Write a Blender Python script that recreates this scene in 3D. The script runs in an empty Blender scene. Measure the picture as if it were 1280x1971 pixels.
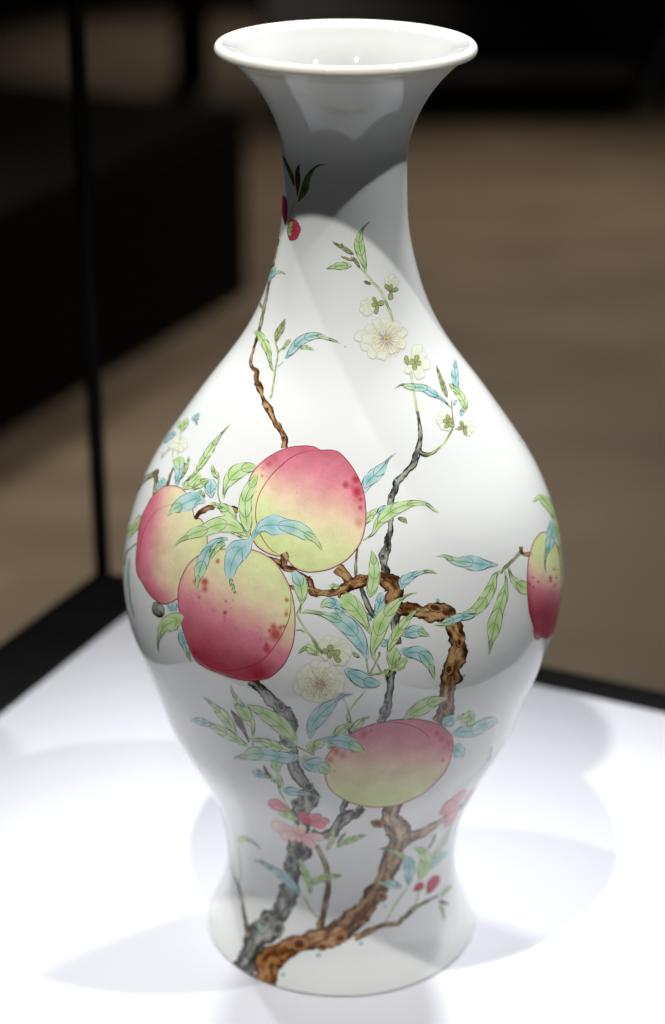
import bpy, math, random
import numpy as np
from mathutils import Matrix, Vector

# ------------------------------------------------------------------ camera, world, lamps, exposure
sc = bpy.context.scene
CAM_D, CAM_H, CAM_F, CAM_PITCH, CAM_ROLL, CAM_YAW = 0.751119110, 0.529090084, 3820.99723, 0.413895606, 0.00307539301, -0.00592023101
IW, IH = 1280.0, 1971.0
fw = np.array([math.sin(CAM_YAW)*math.cos(CAM_PITCH), math.cos(CAM_YAW)*math.cos(CAM_PITCH), -math.sin(CAM_PITCH)])
_r = np.cross(fw, [0, 0, 1.0]); _r /= np.linalg.norm(_r); _u = np.cross(_r, fw)
rt = _r*math.cos(CAM_ROLL) + _u*math.sin(CAM_ROLL)
up = -_r*math.sin(CAM_ROLL) + _u*math.cos(CAM_ROLL)
CC = np.array([0.0, -CAM_D, CAM_H])
cam_data = bpy.data.cameras.new("camera")
cam = bpy.data.objects.new("camera", cam_data)
sc.collection.objects.link(cam)
cam.matrix_world = Matrix(((rt[0], up[0], -fw[0], CC[0]), (rt[1], up[1], -fw[1], CC[1]), (rt[2], up[2], -fw[2], CC[2]), (0, 0, 0, 1)))
cam_data.sensor_fit = 'VERTICAL'
cam_data.sensor_height = 36.0
cam_data.lens = CAM_F/IH*36.0
cam_data.clip_start = 0.02
cam_data.clip_end = 100
cam_data.dof.use_dof = True
cam_data.dof.focus_distance = 0.742
cam_data.dof.aperture_fstop = 5.6
sc.camera = cam

world = bpy.data.worlds.new("World")
sc.world = world
world.use_nodes = True
world.node_tree.nodes["Background"].inputs[0].default_value = (0.75, 0.78, 0.85, 1)
world.node_tree.nodes["Background"].inputs[1].default_value = 0.005
sc.view_settings.view_transform = 'Standard'
sc.view_settings.look = 'None'
sc.view_settings.exposure = 0.0
sc.view_settings.gamma = 1.0

def spot(name, az, el, dist, power, angle, blend, color, radius, target=(0, 0, 0.2)):
    a, e = math.radians(az), math.radians(el)
    d = Vector((math.sin(a)*math.cos(e), -math.cos(a)*math.cos(e), math.sin(e)))
    L = bpy.data.lights.new(name, 'SPOT')
    L.energy = power; L.spot_size = math.radians(angle); L.spot_blend = blend
    L.color = color; L.shadow_soft_size = radius
    o = bpy.data.objects.new(name, L); sc.collection.objects.link(o)
    o.location = Vector(target) + d*dist
    o.rotation_euler = (-d).to_track_quat('-Z', 'Y').to_euler()
    return o

SPOTS = [
    # name, azimuth, elevation, distance, power, cone, blend, colour, radius, aim
    ("spot_lamp_front_left", -25, 67.8, 1.55, 80, 32, 0.9, (1.0, 0.985, 0.955), 0.016, (-0.01, -0.05, 0.22)),
    ("spot_lamp_right", 62, 60.0, 1.55, 41, 32, 0.9, (0.97, 0.985, 1.0), 0.016, (0.02, -0.04, 0.22)),
    ("spot_lamp_rear_left", -114, 67.0, 1.55, 33, 32, 0.9, (0.97, 0.98, 1.0), 0.016, (0.0, -0.08, 0.15)),
    ("spot_lamp_rear_right", 152, 52.0, 1.9, 180, 23, 1.0, (0.98, 0.985, 1.0), 0.10, (0.0, -0.18, 0.0)),  # lowered, softened and strengthened to fill the plinth top with light
    ("added_fill_rear", -158, 52.0, 1.9, 112, 23, 1.0, (0.98, 0.985, 1.0), 0.10, (0.0, -0.18, 0.0)),  # added fill with no known source, brightens the front of the plinth
]
def aim(o, az, el, dist, at):
    """keep the lamp where it hangs (over the vase's mouth) and turn it to its own aim point"""
    o.rotation_euler = (Vector(at)-o.location).to_track_quat('-Z', 'Y').to_euler()
for s_ in SPOTS:
    aim(spot(*s_[:9]), *s_[1:4], s_[9])
# ceiling spots of the gallery that light the floor behind the case
spot("gallery_lamp", 170, 62, 3.4, 215, 84, 1.0, (1.0, 0.85, 0.68), 0.25, target=(0.55, 4.1, -1.0))
spot("gallery_lamp", 200, 60, 3.2, 190, 60, 1.0, (1.0, 0.85, 0.68), 0.25, target=(-0.7, 2.3, -1.0))
spot("gallery_lamp", 180, 70, 3.2, 90, 40, 1.0, (1.0, 0.85, 0.68), 0.25, target=(-0.55, 7.4, -1.0))

# ------------------------------------------------------------------ helpers
def lin(c):
    c = np.asarray(c, float)/255.0
    return np.where(c <= 0.04045, c/12.92, ((c+0.055)/1.055)**2.4)

def mat_simple(name, col, rough=0.5, spec=0.5, noise=None, metallic=0.0):
    m = bpy.data.materials.new(name); m.use_nodes = True
    nt = m.node_tree; b = nt.nodes["Principled BSDF"]
    b.inputs["Base Color"].default_value = (*col, 1)
    b.inputs["Roughness"].default_value = rough
    b.inputs["Specular IOR Level"].default_value = spec
    b.inputs["Metallic"].default_value = metallic
    if noise:
        scale, amt = noise
        tc = nt.nodes.new("ShaderNodeTexCoord"); n = nt.nodes.new("ShaderNodeTexNoise")
        n.inputs["Scale"].default_value = scale; n.inputs["Detail"].default_value = 6
        r = nt.nodes.new("ShaderNodeValToRGB")
        r.color_ramp.elements[0].position = 0.3; r.color_ramp.elements[1].position = 0.7
        r.color_ramp.elements[0].color = (*[c*(1-amt) for c in col], 1)
        r.color_ramp.elements[1].color = (*[min(1, c*(1+amt)) for c in col], 1)
        nt.links.new(tc.outputs["Object"], n.inputs["Vector"]); nt.links.new(n.outputs["Fac"], r.inputs["Fac"])
        nt.links.new(r.outputs["Color"], b.inputs["Base Color"])
    return m

def link(o, parent=None, **props):
    sc.collection.objects.link(o)
    if parent is not None: o.parent = parent
    for k, v in props.items(): o[k] = v
    return o

def mesh_obj(name, verts, faces, mat, parent=None, smooth=False, **props):
    me = bpy.data.meshes.new(name)
    me.from_pydata([tuple(v) for v in verts], [], [tuple(f) for f in faces])
    me.materials.append(mat)
    if smooth: me.polygons.foreach_set("use_smooth", [True]*len(me.polygons))
    me.update()
    return link(bpy.data.objects.new(name, me), parent, **props)

def bevel_box(name, sx, sy, sz, mat, loc, rotz=0, bev=0.002, parent=None, **props):
    """box centred in x, y with its base at loc.z, edges chamfered"""
    import bmesh
    bm = bmesh.new(); bmesh.ops.create_cube(bm, size=1.0)
    for v in bm.verts: v.co = Vector((v.co.x*sx, v.co.y*sy, (v.co.z+0.5)*sz))
    if bev: bmesh.ops.bevel(bm, geom=bm.edges[:], offset=bev, segments=2, profile=0.5, affect='EDGES')
    me = bpy.data.meshes.new(name); bm.to_mesh(me); bm.free(); me.materials.append(mat)
    o = link(bpy.data.objects.new(name, me), parent, **props)
    o.location = loc; o.rotation_euler = (0, 0, rotz)
    return o

# ------------------------------------------------------------------ the vase profile
H = 0.393
zk = np.array([0,.006,.014,.024,.036,.05,.066,.084,.103,.123,.143,.163,.183,.203,.221,.239,.256,.273,.29,.307,.323,.339,.354,.367,.378,.385,.390])
rk = np.array([0.06072,0.05848,0.05485,0.05192,0.05072,0.05169,0.05568,0.06331,0.07284,0.07963,0.08638,0.09101,0.09091,0.0863,0.07852,0.06683,0.0548,0.04219,0.0331,0.02766,0.02462,0.02393,0.02431,0.02886,0.03587,0.04285,0.04906])
def _spl(zk, rk):
    n = len(zk); h = np.diff(zk); A = np.zeros((n, n)); b = np.zeros(n); A[0, 0] = A[-1, -1] = 1
    for i in range(1, n-1):
        A[i, i-1] = h[i-1]; A[i, i] = 2*(h[i-1]+h[i]); A[i, i+1] = h[i]
        b[i] = 6*((rk[i+1]-rk[i])/h[i]-(rk[i]-rk[i-1])/h[i-1])
    M = np.linalg.solve(A, b)
    def f(z):
        i = np.clip(np.searchsorted(zk, z)-1, 0, n-2); hh = h[i]; a = (zk[i+1]-z)/hh; c = (z-zk[i])/hh
        return a*rk[i]+c*rk[i+1]+((a**3-a)*M[i]+(c**3-c)*M[i+1])*hh*hh/6
    return f
ZT = np.linspace(0, .388, 1553)
RT = _spl(zk, rk)(ZT)
_k = np.exp(-0.5*(np.arange(-40, 41)/14.0)**2); _k /= _k.sum()      # soften the fitted curve a little
_ext = np.concatenate([2*RT[0]-RT[40:0:-1], RT, 2*RT[-1]-RT[-2:-42:-1]])
RT = np.convolve(_ext, _k, 'valid')
DT = np.gradient(RT, ZT)

def surf_ray(px, py):
    """photo pixel -> azimuth and height on the glazed surface"""
    px = np.asarray(px, float); py = np.asarray(py, float)
    d = fw + ((px-IW/2)/CAM_F)[:, None]*rt - ((py-IH/2)/CAM_F)[:, None]*up
    d /= np.linalg.norm(d, axis=1)[:, None]
    t = np.full(len(px), 0.60); best = np.full(len(px), 9.0); bt = t.copy()
    for _ in range(90):
        P = CC + d*t[:, None]; z = np.clip(P[:, 2], 0, .388)
        g = np.hypot(P[:, 0], P[:, 1]) - np.interp(z, ZT, RT)
        m = g < best; best = np.where(m, g, best); bt = np.where(m, t, bt)
        t = t + np.clip(g*0.7, -0.02, 0.02)*(g > 1e-6) + np.where(g < -1e-6, g*0.7, 0)*0
        t = np.where(g < 0, t + g*0.7, t)
        t = np.minimum(t, 1.05)
    P = CC + d*bt[:, None]
    return np.arctan2(P[:, 0], -P[:, 1]), np.clip(P[:, 2], 0.0005, .386)

# ------------------------------------------------------------------ materials
PORC = (0.80, 0.81, 0.795)
def glaze(name, attr=False, grain=0):
    m = bpy.data.materials.new(name); m.use_nodes = True; nt = m.node_tree; b = nt.nodes["Principled BSDF"]
    b.inputs["Roughness"].default_value = 0.035 if not attr else 0.15
    b.inputs["IOR"].default_value = 1.5
    b.inputs["Specular IOR Level"].default_value = 0.5
    tc = nt.nodes.new("ShaderNodeTexCoord")
    if attr:
        a = nt.nodes.new("ShaderNodeAttribute"); a.attribute_name = "Col"; src = a.outputs["Color"]
        if grain:
            n = nt.nodes.new("ShaderNodeTexNoise"); n.inputs["Scale"].default_value = 1500; n.inputs["Detail"].default_value = 2
            r = nt.nodes.new("ShaderNodeValToRGB"); e = r.color_ramp.elements
            e[0].position = 0.25; e[0].color = (0.80, 0.62, 0.56, 1); e[1].position = 0.34; e[1].color = (1, 1, 1, 1)
            x = nt.nodes.new("ShaderNodeMixRGB"); x.blend_type = 'MULTIPLY'; x.inputs[0].default_value = 1.0
            n2 = nt.nodes.new("ShaderNodeTexNoise"); n2.inputs["Scale"].default_value = 120; n2.inputs["Detail"].default_value = 5
            r2 = nt.nodes.new("ShaderNodeValToRGB"); e2 = r2.color_ramp.elements
            e2[0].position = 0.3; e2[0].color = (0.90, 0.87, 0.84, 1); e2[1].position = 0.7; e2[1].color = (1.05, 1.04, 1.03, 1)
            x2 = nt.nodes.new("ShaderNodeMixRGB"); x2.blend_type = 'MULTIPLY'; x2.inputs[0].default_value = 1.0
            nt.links.new(tc.outputs["Object"], n.inputs["Vector"]); nt.links.new(n.outputs["Fac"], r.inputs["Fac"])
            nt.links.new(tc.outputs["Object"], n2.inputs["Vector"]); nt.links.new(n2.outputs["Fac"], r2.inputs["Fac"])
            nt.links.new(src, x.inputs[1]); nt.links.new(r.outputs["Color"], x.inputs[2])
            nt.links.new(x.outputs[0], x2.inputs[1]); nt.links.new(r2.outputs["Color"], x2.inputs[2]); src = x2.outputs[0]
        nt.links.new(src, b.inputs["Base Color"])
    else:
        # porcelain paste: faint warm-cool mottling and the odd iron speck
        n = nt.nodes.new("ShaderNodeTexNoise"); n.inputs["Scale"].default_value = 22; n.inputs["Detail"].default_value = 4
        r = nt.nodes.new("ShaderNodeValToRGB"); e = r.color_ramp.elements
        e[0].position = 0.3; e[0].color = (PORC[0]*0.985, PORC[1]*0.985, PORC[2]*0.97, 1); e[1].position = 0.7; e[1].color = (*PORC, 1)
        v = nt.nodes.new("ShaderNodeTexVoronoi"); v.inputs["Scale"].default_value = 60
        r2 = nt.nodes.new("ShaderNodeValToRGB"); e2 = r2.color_ramp.elements
        e2[0].position = 0.018; e2[0].color = (0.45, 0.45, 0.40, 1); e2[1].position = 0.03; e2[1].color = (1, 1, 1, 1)
        x = nt.nodes.new("ShaderNodeMixRGB"); x.blend_type = 'MULTIPLY'; x.inputs[0].default_value = 1.0
        nt.links.new(tc.outputs["Object"], n.inputs["Vector"]); nt.links.new(n.outputs["Fac"], r.inputs["Fac"])
        nt.links.new(tc.outputs["Object"], v.inputs["Vector"]); nt.links.new(v.outputs["Distance"], r2.inputs["Fac"])
        nt.links.new(r.outputs["Color"], x.inputs[1]); nt.links.new(r2.outputs["Color"], x.inputs[2])
        nt.links.new(x.outputs[0], b.inputs["Base Color"])
    # orange-peel of a fired glaze
    nb = nt.nodes.new("ShaderNodeTexNoise"); nb.inputs["Scale"].default_value = 55 if not attr else 160
    bp = nt.nodes.new("ShaderNodeBump"); bp.inputs["Strength"].default_value = 0.03 if not attr else 0.12; bp.inputs["Distance"].default_value = 0.002
    nt.links.new(tc.outputs["Object"], nb.inputs["Vector"]); nt.links.new(nb.outputs["Fac"], bp.inputs["Height"]); nt.links.new(bp.outputs["Normal"], b.inputs["Normal"])
    return m
M_GLAZE = glaze("white_porcelain_glaze")
M_ENAMEL = glaze("overglaze_enamel", True)
M_PEACH = glaze("stippled_peach_enamel", True, 1)
M_LIP = mat_simple("cream_lip_glaze", (0.74, 0.71, 0.63), 0.05, 0.5, (60, 0.02))
M_FOOT = mat_simple("unglazed_foot", (0.55, 0.50, 0.42), 0.6, 0.3, (300, 0.12))

# ------------------------------------------------------------------ vase body: outer wall, rounded lip, inner wall, foot
vase = link(bpy.data.objects.new("vase", None), None, label="tall white porcelain vase painted with peaches, leaves and gnarled branches, standing on the white plinth", category="vase")
def ring_mesh(name, prof, mat, seg=448, parent=None, cap=False):
    a = np.linspace(0, 2*np.pi, seg, endpoint=False); V = []
    for r, z in prof: V.append(np.stack([r*np.sin(a), -r*np.cos(a), np.full(seg, z)], -1))
    V = np.concatenate(V); n = len(prof)
    i = np.arange(seg); j = (i+1) % seg; Fs = []
    for k in range(n-1): Fs.append(np.stack([k*seg+i, k*seg+j, (k+1)*seg+j, (k+1)*seg+i], -1))
    Fs = np.concatenate(Fs)
    return mesh_obj(name, V.tolist(), Fs.tolist(), mat, parent, smooth=True)
zs = np.linspace(0.0012, 0.3865, 320)
prof = [(RT[0]-0.0012, 0.0004), (RT[0]-0.0002, 0.0006), (float(np.interp(0.0012, ZT, RT)), 0.0012)]
prof += [(float(np.interp(z, ZT, RT)), float(z)) for z in zs[1:]]
# lip: rolled bead, about 4 mm thick
re_, ze_ = prof[-1]
bead_c = (0.04738, 0.38935); br = 0.00205
ang0 = math.atan2(ze_-bead_c[1], re_-bead_c[0])
for k in range(1, 20):
    t = k/19.0; A_ = -0.66 + t*(math.radians(118)+0.66)
    prof.append((bead_c[0]+br*math.cos(A_), bead_c[1]+br*math.sin(A_)*1.12))
_sl = (RT[-1]-RT[-40])/(ZT[-1]-ZT[-40])
for z in np.concatenate([np.linspace(0.3898, 0.376, 16), np.linspace(0.374, 0.012, 110)]):
    ro = float(np.interp(z, ZT, RT)) if z <= 0.386 else float(np.interp(0.386, ZT, RT)) + _sl*(z-0.386)
    dz = float(np.interp(min(z, .386), ZT, DT)); prof.append((max(0.004, ro-0.0036*math.sqrt(1+dz*dz)), float(z)))
prof.append((0.0005, 0.010))
n_in = len(prof)-128
body = ring_mesh("body", prof, M_GLAZE, parent=vase)
M_IN = mat_simple("darkened_inner_glaze", (0.45, 0.45, 0.435), 0.04, 0.5, (30, 0.02)); body.data.materials.append(M_IN)  # inner wall's colour darkened to hold down the strong light in the mouth
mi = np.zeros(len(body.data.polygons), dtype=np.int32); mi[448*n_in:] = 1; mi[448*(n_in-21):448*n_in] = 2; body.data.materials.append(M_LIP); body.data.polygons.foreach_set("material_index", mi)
ring_mesh("foot_rim", [(RT[0]-0.0068, 0.010), (RT[0]-0.0066, 0.0006), (RT[0]-0.0060, 0.0), (RT[0]-0.0020, 0.0), (RT[0]-0.0013, 0.0003), (RT[0]-0.0012, 0.0005)], M_FOOT, parent=vase)

# ------------------------------------------------------------------ painted decoration
# Each motif is its own thin piece of enamel lying on the glaze; outlines are given in the
# drawing's own plane and laid onto the real surface of the vase, then lifted by the enamel's thickness.
rng = np.random.default_rng(7)
VIEWS = {'A1': (380, 0, 2.2857), 'A2': (380, 400, 2.2857), 'A3': (220, 780, 2.56), 'A4': (620, 780, 2.56), 'A5': (320, 1250, 3.2), 'A6': (600, 1250, 3.2),
         'C1': (560, 1060, 4), 'C2': (320, 860, 4), 'C3': (640, 840, 4), 'C4': (230, 780, 5.3333), 'C5': (360, 1300, 4),
         'D1': (460, 1540, 4.923), 'D2': (660, 1500, 4.923), 'D3': (620, 420, 4.2667), 'D4': (700, 640, 5.3333), 'D5': (230, 1000, 6.573),
         'D6': (430, 280, 4.108), 'D7': (840, 1000, 4.923), 'E7': (370, 1550, 4.2667), 'E8': (640, 1550, 4.2667), 'P': (0, 0, 1.0)}
def toP(view, pts):
    x0, y0, s = VIEWS[view]; p = np.array(pts, float); q = p.copy()
    q[:, 0] = x0 + p[:, 0]/s; q[:, 1] = y0 + p[:, 1]/s
    if p.shape[1] > 2: q[:, 2] = p[:, 2]/s
    return q
def crom(P, step=3.0, closed=False):
    P = np.asarray(P, float); n = len(P)
    if closed: Q = np.concatenate([P[-1:], P, P[:2]])
    else: Q = np.concatenate([2*P[:1]-P[1:2], P, 2*P[-1:]-P[-2:-1]])
    out = []
    for i in range(n if closed else n-1):
        p0, p1, p2, p3 = Q[i], Q[i+1], Q[i+2], Q[i+3]
        m = max(2, int(math.ceil(np.hypot(*(p2-p1)[:2])/step))); t = (np.arange(m)/m)[:, None]
        out.append(0.5*((2*p1)+(-p0+p2)*t+(2*p0-5*p1+4*p2-p3)*t*t+(-p0+3*p1-3*p2+p3)*t**3))
    if not closed: out.append(P[-1:])
    return np.concatenate(out)
def normals2(P):
    T = np.gradient(P[:, :2], axis=0); T /= np.maximum(np.hypot(T[:, 0], T[:, 1]), 1e-6)[:, None]
    return np.stack([-T[:, 1], T[:, 0]], -1)
def vnoise(x, y, seed=0):
    x = np.asarray(x, float); y = np.asarray(y, float); xi = np.floor(x).astype(int); yi = np.floor(y).astype(int); u = x-xi; v = y-yi
    u = u*u*(3-2*u); v = v*v*(3-2*v)
    def h(a, b):
        n = (a*374761393 + b*668265263 + seed*1274126177) & 0x7fffffff
        n = ((n ^ (n >> 13))*1274126177) & 0x7fffffff
        return ((n ^ (n >> 16)) & 0xffff)/65535.0
    return (h(xi, yi)*(1-u)+h(xi+1, yi)*u)*(1-v)+(h(xi, yi+1)*(1-u)+h(xi+1, yi+1)*u)*v

LEVEL = [0]
MOTIFS = []
class Motif:
    def __init__(self, name, mat=None, parent=None, label=None):
        self.name = name; self.mat = mat or M_ENAMEL; self.parent = parent; self.label = label
        self.v = []; self.c = []; self.o = []; self.f = []; self.n = 0; self.lv = LEVEL[0]; self.obj = None
        MOTIFS.append(self)
    def add(self, P, col, faces, off=0.0):
        P = np.asarray(P, float)[:, :2]; m = len(P)
        col = np.broadcast_to(np.asarray(col, float), (m, 3))
        self.v.append(P); self.c.append(col); self.o.append(np.full(m, self.lv*0.005e-3 + off*0.13))
        self.f.append(np.asarray(faces)+self.n); self.n += m
    def grid(self, P, col, off=0.0):
        a, b = P.shape[:2]; i = np.arange(a-1)[:, None]*b + np.arange(b-1)[None]
        fs = np.stack([i, i+1, i+b+1, i+b], -1).reshape(-1, 4)
        self.add(P.reshape(-1, 2), np.asarray(col).reshape(-1, 3) if np.ndim(col) > 1 else col, fs, off)
    def stroke(self, P, w, col, off=0.006e-3, step=3.0, taper=True, raw=False):
        P = np.asarray(P, float) if raw else crom(np.asarray(P, float)[:, :2], step)
        if len(P) < 2: return
        P = P[:, :2]; N = normals2(P); t = np.linspace(0, 1, len(P))
        ww = np.broadcast_to(np.asarray(w, float), (len(P),))*(np.clip(np.minimum(t, 1-t)*5, 0.25, 1) if taper else 1)
        G = np.stack([P-N*ww[:, None]/2, P+N*ww[:, None]/2], 1)
        self.grid(G, np.broadcast_to(lin(col)*0.9, G.shape[:2]+(3,)), off)
    def blob(self, O, colf, rings=10, off=0.0, center=None):
        O = np.asarray(O, float)[:, :2]; c = O.mean(0) if center is None else np.asarray(center, float)
        s = np.linspace(0, 1, rings+1); G = c + (np.concatenate([O, O[:1]])-c)[None]*s[:, None, None]
        col = colf(G[..., 0], G[..., 1], np.broadcast_to(s[:, None], G.shape[:2])) if callable(colf) else np.broadcast_to(lin(colf)*.9, G.shape[:2]+(3,))
        self.grid(G, col, off)

INK = (38, 48, 36); INKB = (22, 45, 50); CRIM = (150, 40, 70)
COLS = {'g': ((222, 238, 188), (172, 212, 132)), 'b': ((204, 230, 229), (140, 198, 197)), 'o': ((190, 196, 148), (146, 154, 108)),
        'm': ((140, 100, 95), (100, 60, 62)), 'p': ((222, 232, 196), (190, 210, 150)), 'd': ((120, 150, 90), (70, 110, 55)), 't': ((150, 195, 185), (95, 160, 150))}
def mix(a, b, t):
    return a*(1-t)+b*t
def leaf(view, kind, pts, lw=1.12, tip=None, line=None, label=None, faint=0.0):
    P = crom(toP(view, pts), 2.6); n = len(P)
    if n < 3: return
    N = normals2(P); w = np.maximum(P[:, 2], 0.25)
    m = Motif("leaf", label=label)
    k0 = kind[0]; k1 = kind[1] if len(kind) > 1 else kind[0]
    sd = len(MOTIFS)
    vv = np.linspace(-1, 1, 11); t = np.linspace(0, 1, n)
    wob = 1 + 0.10*(vnoise(np.arange(n)*0.22, sd*3.1, 5)-0.5)
    G = P[:, None, :2] + N[:, None]*(w*wob)[:, None, None]*vv[None, :, None]*1.07
    e0, c0 = (lin(q)*0.92 for q in COLS[k0]); e1, c1 = (lin(q)*0.92 for q in COLS[k1])
    T = np.clip((t-0.45)/0.4, 0, 1)[:, None, None]
    E = mix(e0, e1, T); Cc = mix(c0, c1, T)
    ns = len(P)*2.6/16.0
    seg = 0.5+0.5*np.sin(t*np.pi*2*max(1.5, ns/2.5)+sd)[:, None]
    a = np.clip(1-np.abs(vv)[None]**2.2, 0, 1)*(0.35+0.65*seg)*(0.6+0.6*vnoise(G[..., 0]*.12, G[..., 1]*.12, sd))
    col = mix(E, Cc, np.clip(a, 0, 1)[..., None])
    if faint: col = mix(col, np.array(PORC)*0.99, faint)
    m.grid(G, col, 0.0)
    ink = np.array(line if line is not None else (INKB if k0 in 'bt' else INK), float)
    if faint: ink = ink*(1-faint*0.8)+230*faint*0.8
    L = P[:, :2]-N*(w*wob)[:, None]*0.97; R_ = P[:, :2]+N*(w*wob)[:, None]*0.97
    # contour drawn in a few brush strokes
    for S in (L, R_):
        cuts = [0] + sorted(rng.uniform(0.25, 0.85, 2).tolist()) + [1]
        for a0, a1 in zip(cuts[:-1], cuts[1:]):
            i0 = int(a0*(n-1)); i1 = int(a1*(n-1)-rng.integers(0, 3)); i1 = max(i0+2, i1)
            if i1-i0 >= 2: m.stroke(S[i0:i1+1], lw*rng.uniform(.65, 1.05), ink, raw=True)
    wm = w.max()
    if wm > 3.2:
        m.stroke(P[int(n*.08):int(n*.9), :2], lw*0.75, ink*0.8+30, raw=True)
        nv = int(np.clip(n*2.6/(wm*2.6), 1, 5))
        for q in range(nv):
            tc_ = (q+0.6)/(nv+0.3)
            for s_ in (-1, 1):
                u = np.linspace(0, 1, 9); ln = 0.85*wm*2/(n*2.6)
                tt = np.clip(tc_ - ln*0.55 + ln*(u**1.5)*1.0 + 0*u, 0, 1); vq = s_*np.sin(u*np.pi/2)**1.0
                idx = tt*(n-1); i0 = np.clip(idx.astype(int), 0, n-2); fr = (idx-i0)[:, None]
                B = P[i0]*(1-fr)+P[i0+1]*fr; NN = N[i0]
                m.stroke(B[:, :2]+NN*(B[:, 2:3]*vq[:, None]*.93), lw*0.8, ink, raw=True)
    return m

def bark_cols(kind):
    return {'brown': ((44, 25, 13), (132, 88, 50), (200, 160, 114)), 'grey': ((32, 35, 33), (108, 109, 101), (180, 180, 170)),
            'rust': ((52, 28, 13), (146, 84, 38), (206, 156, 98)), 'tan': ((60, 42, 26), (150, 112, 74), (205, 180, 146)), 'green': ((110, 130, 70), (190, 212, 140), (222, 232, 190)),
            'olive': ((80, 76, 50), (140, 134, 96), (190, 186, 150))}[kind]
def branch(view, kind, pts, name="branch", rough=0.18, knots=(), label=None, kinds=None):
    P = crom(toP(view, pts), 2.0); n = len(P); N = normals2(P); w = np.maximum(P[:, 2]*0.93, 0.4)
    m = Motif(name, label=label); sd = len(MOTIFS)*7
    s = np.arange(n)*2.0; nv = 13 if w.max() > 5 else (7 if w.max() > 2.5 else 5); vv = np.linspace(-1, 1, nv)
    jl = 1+rough*(vnoise(s*0.27, sd, 1)-0.5)*0.7+rough*(vnoise(s*0.06, sd, 2)-0.5)*2.4+rough*0.5*np.clip(vnoise(s*.045, sd, 21)-.62, 0, 1)*4
    jr = 1+rough*(vnoise(s*0.27, sd, 3)-0.5)*0.7+rough*(vnoise(s*0.06, sd, 4)-0.5)*2.4+rough*0.5*np.clip(vnoise(s*.045, sd, 22)-.62, 0, 1)*4
    ws = np.where(vv[None] < 0, (w*jl)[:, None], (w*jr)[:, None])
    G = P[:, None, :2] + N[:, None]*(ws*vv[None])[..., None]
    d, mid, li = (lin(q)*0.9 for q in bark_cols(kind))
    if kinds: # blend to another bark along the length
        d2, m2, l2 = (lin(q)*0.9 for q in bark_cols(kinds)); T = np.linspace(0, 1, n)[:, None, None]; T = np.clip(T*1.6-.3, 0, 1)
        d, mid, li = mix(d, d2, T), mix(mid, m2, T), mix(li, l2, T)
    S = np.broadcast_to(s[:, None], G.shape[:2]); Vv = np.broadcast_to(vv[None], G.shape[:2])*w[:, None]
    nz = 0.62*vnoise(S*0.055+Vv*0.05, Vv*0.20+sd, 6)+0.28*vnoise(S*0.16+Vv*.08, Vv*0.42+sd, 8)+0.10*vnoise(S*0.7, Vv*0.8+sd, 9)
    lightv = np.clip(1-np.abs(vv+0.15)*0.9, 0, 1)[None]
    q = np.clip((nz-.5)*2.4+0.34+0.42*lightv-.12*vnoise(S*.02, Vv*0+sd, 31), 0, 1)[..., None]
    col = np.where(q < .5, mix(d*1.5, mid, np.clip(q*2, 0, 1)), mix(mid, li, np.clip(q*2-1, 0, 1)))
    edge = np.clip((np.abs(vv)[None]-0.50-0.40*vnoise(S*0.12, sd+Vv*0, 11))/0.30, 0, 1)
    if w.max() > 2.2 or kind in ('brown', 'grey', 'tan'): col = mix(col, d, (edge*0.9)[..., None])
    m.grid(G, col, 0.0)
    dk = np.array(bark_cols(kind)[0], float)
    if w.max() > 2.2 and kind != 'green':
        for sgn, j in ((-1, jl), (1, jr)):
            Q = P[:, :2]+N*(w*j*sgn*0.98)[:, None]
            i = 0
            while i < n-3:
                k = int(rng.integers(4, 14)); m.stroke(Q[i:min(n, i+k)], rng.uniform(0.7, 1.6), dk, raw=True); i += k - (1 if rng.random() < .6 else -1)
        if w.max() > 8:   # short bark strokes
            for _ in range(int(n*w.mean()/26)):
                i = int(rng.integers(2, max(3, n-6))); v0 = rng.uniform(-.75, .75); L_ = int(rng.integers(2, 5)); i1 = min(n-1, i+L_)
                Q = P[i:i1+1, :2]+N[i:i1+1]*(w[i:i1+1]*np.linspace(v0, v0+rng.uniform(-.25, .25), i1-i+1))[:, None]
                lc = np.array(bark_cols(kind)[2 if rng.random() < .4 else 0], float)
                if len(Q) > 1: m.stroke(Q, rng.uniform(.6, 1.3), lc, off=0.003e-3, raw=True)
    for k in knots: knot(m, view, kind, *k)
    return m
def knot(par, view, kind, x, y, rx, ry, ang=0.0):
    p = toP(view, [(x, y, rx)])[0]; s = VIEWS[view][2]; rx /= s; ry /= s
    LEVEL[0] += 1
    m = Motif("knot", parent=par); LEVEL[0] -= 1; sd = len(MOTIFS)
    a = np.linspace(0, 2*np.pi, 26, endpoint=False); j = 1+0.22*(vnoise(np.cos(a)*2+9, np.sin(a)*2+9, sd)-0.5)
    ca, sa = math.cos(math.radians(ang)), math.sin(math.radians(ang))
    def O(f): X = rx*f*j*np.cos(a); Y = ry*f*j*np.sin(a); return np.stack([p[0]+X*ca-Y*sa, p[1]+X*sa+Y*ca], -1)
    d, mid, li = (lin(q)*0.9 for q in bark_cols(kind))
    def cf(X, Y, s_):
        s3 = s_[..., None]; c = np.where(s3 < .42, mix(d, mid, .25), np.where(s3 < .6, mix(d, mid, (s3-.42)/.18), np.where(s3 < .86, mix(mid, li*.6+mid*.4, np.clip((s3-.6)/.15, 0, 1)), mix(li*.6+mid*.4, mid, np.clip((s3-.86)/.14, 0, 1)))))
        return c
    m.blob(O(1), cf, 10)
    dk = np.array(bark_cols(kind)[0], float); Q = O(1.0); m.stroke(np.concatenate([Q[:18]]), 1.3, dk, raw=True)
    m.stroke(O(0.5)[8:25], 0.9, dk, raw=True)
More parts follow.
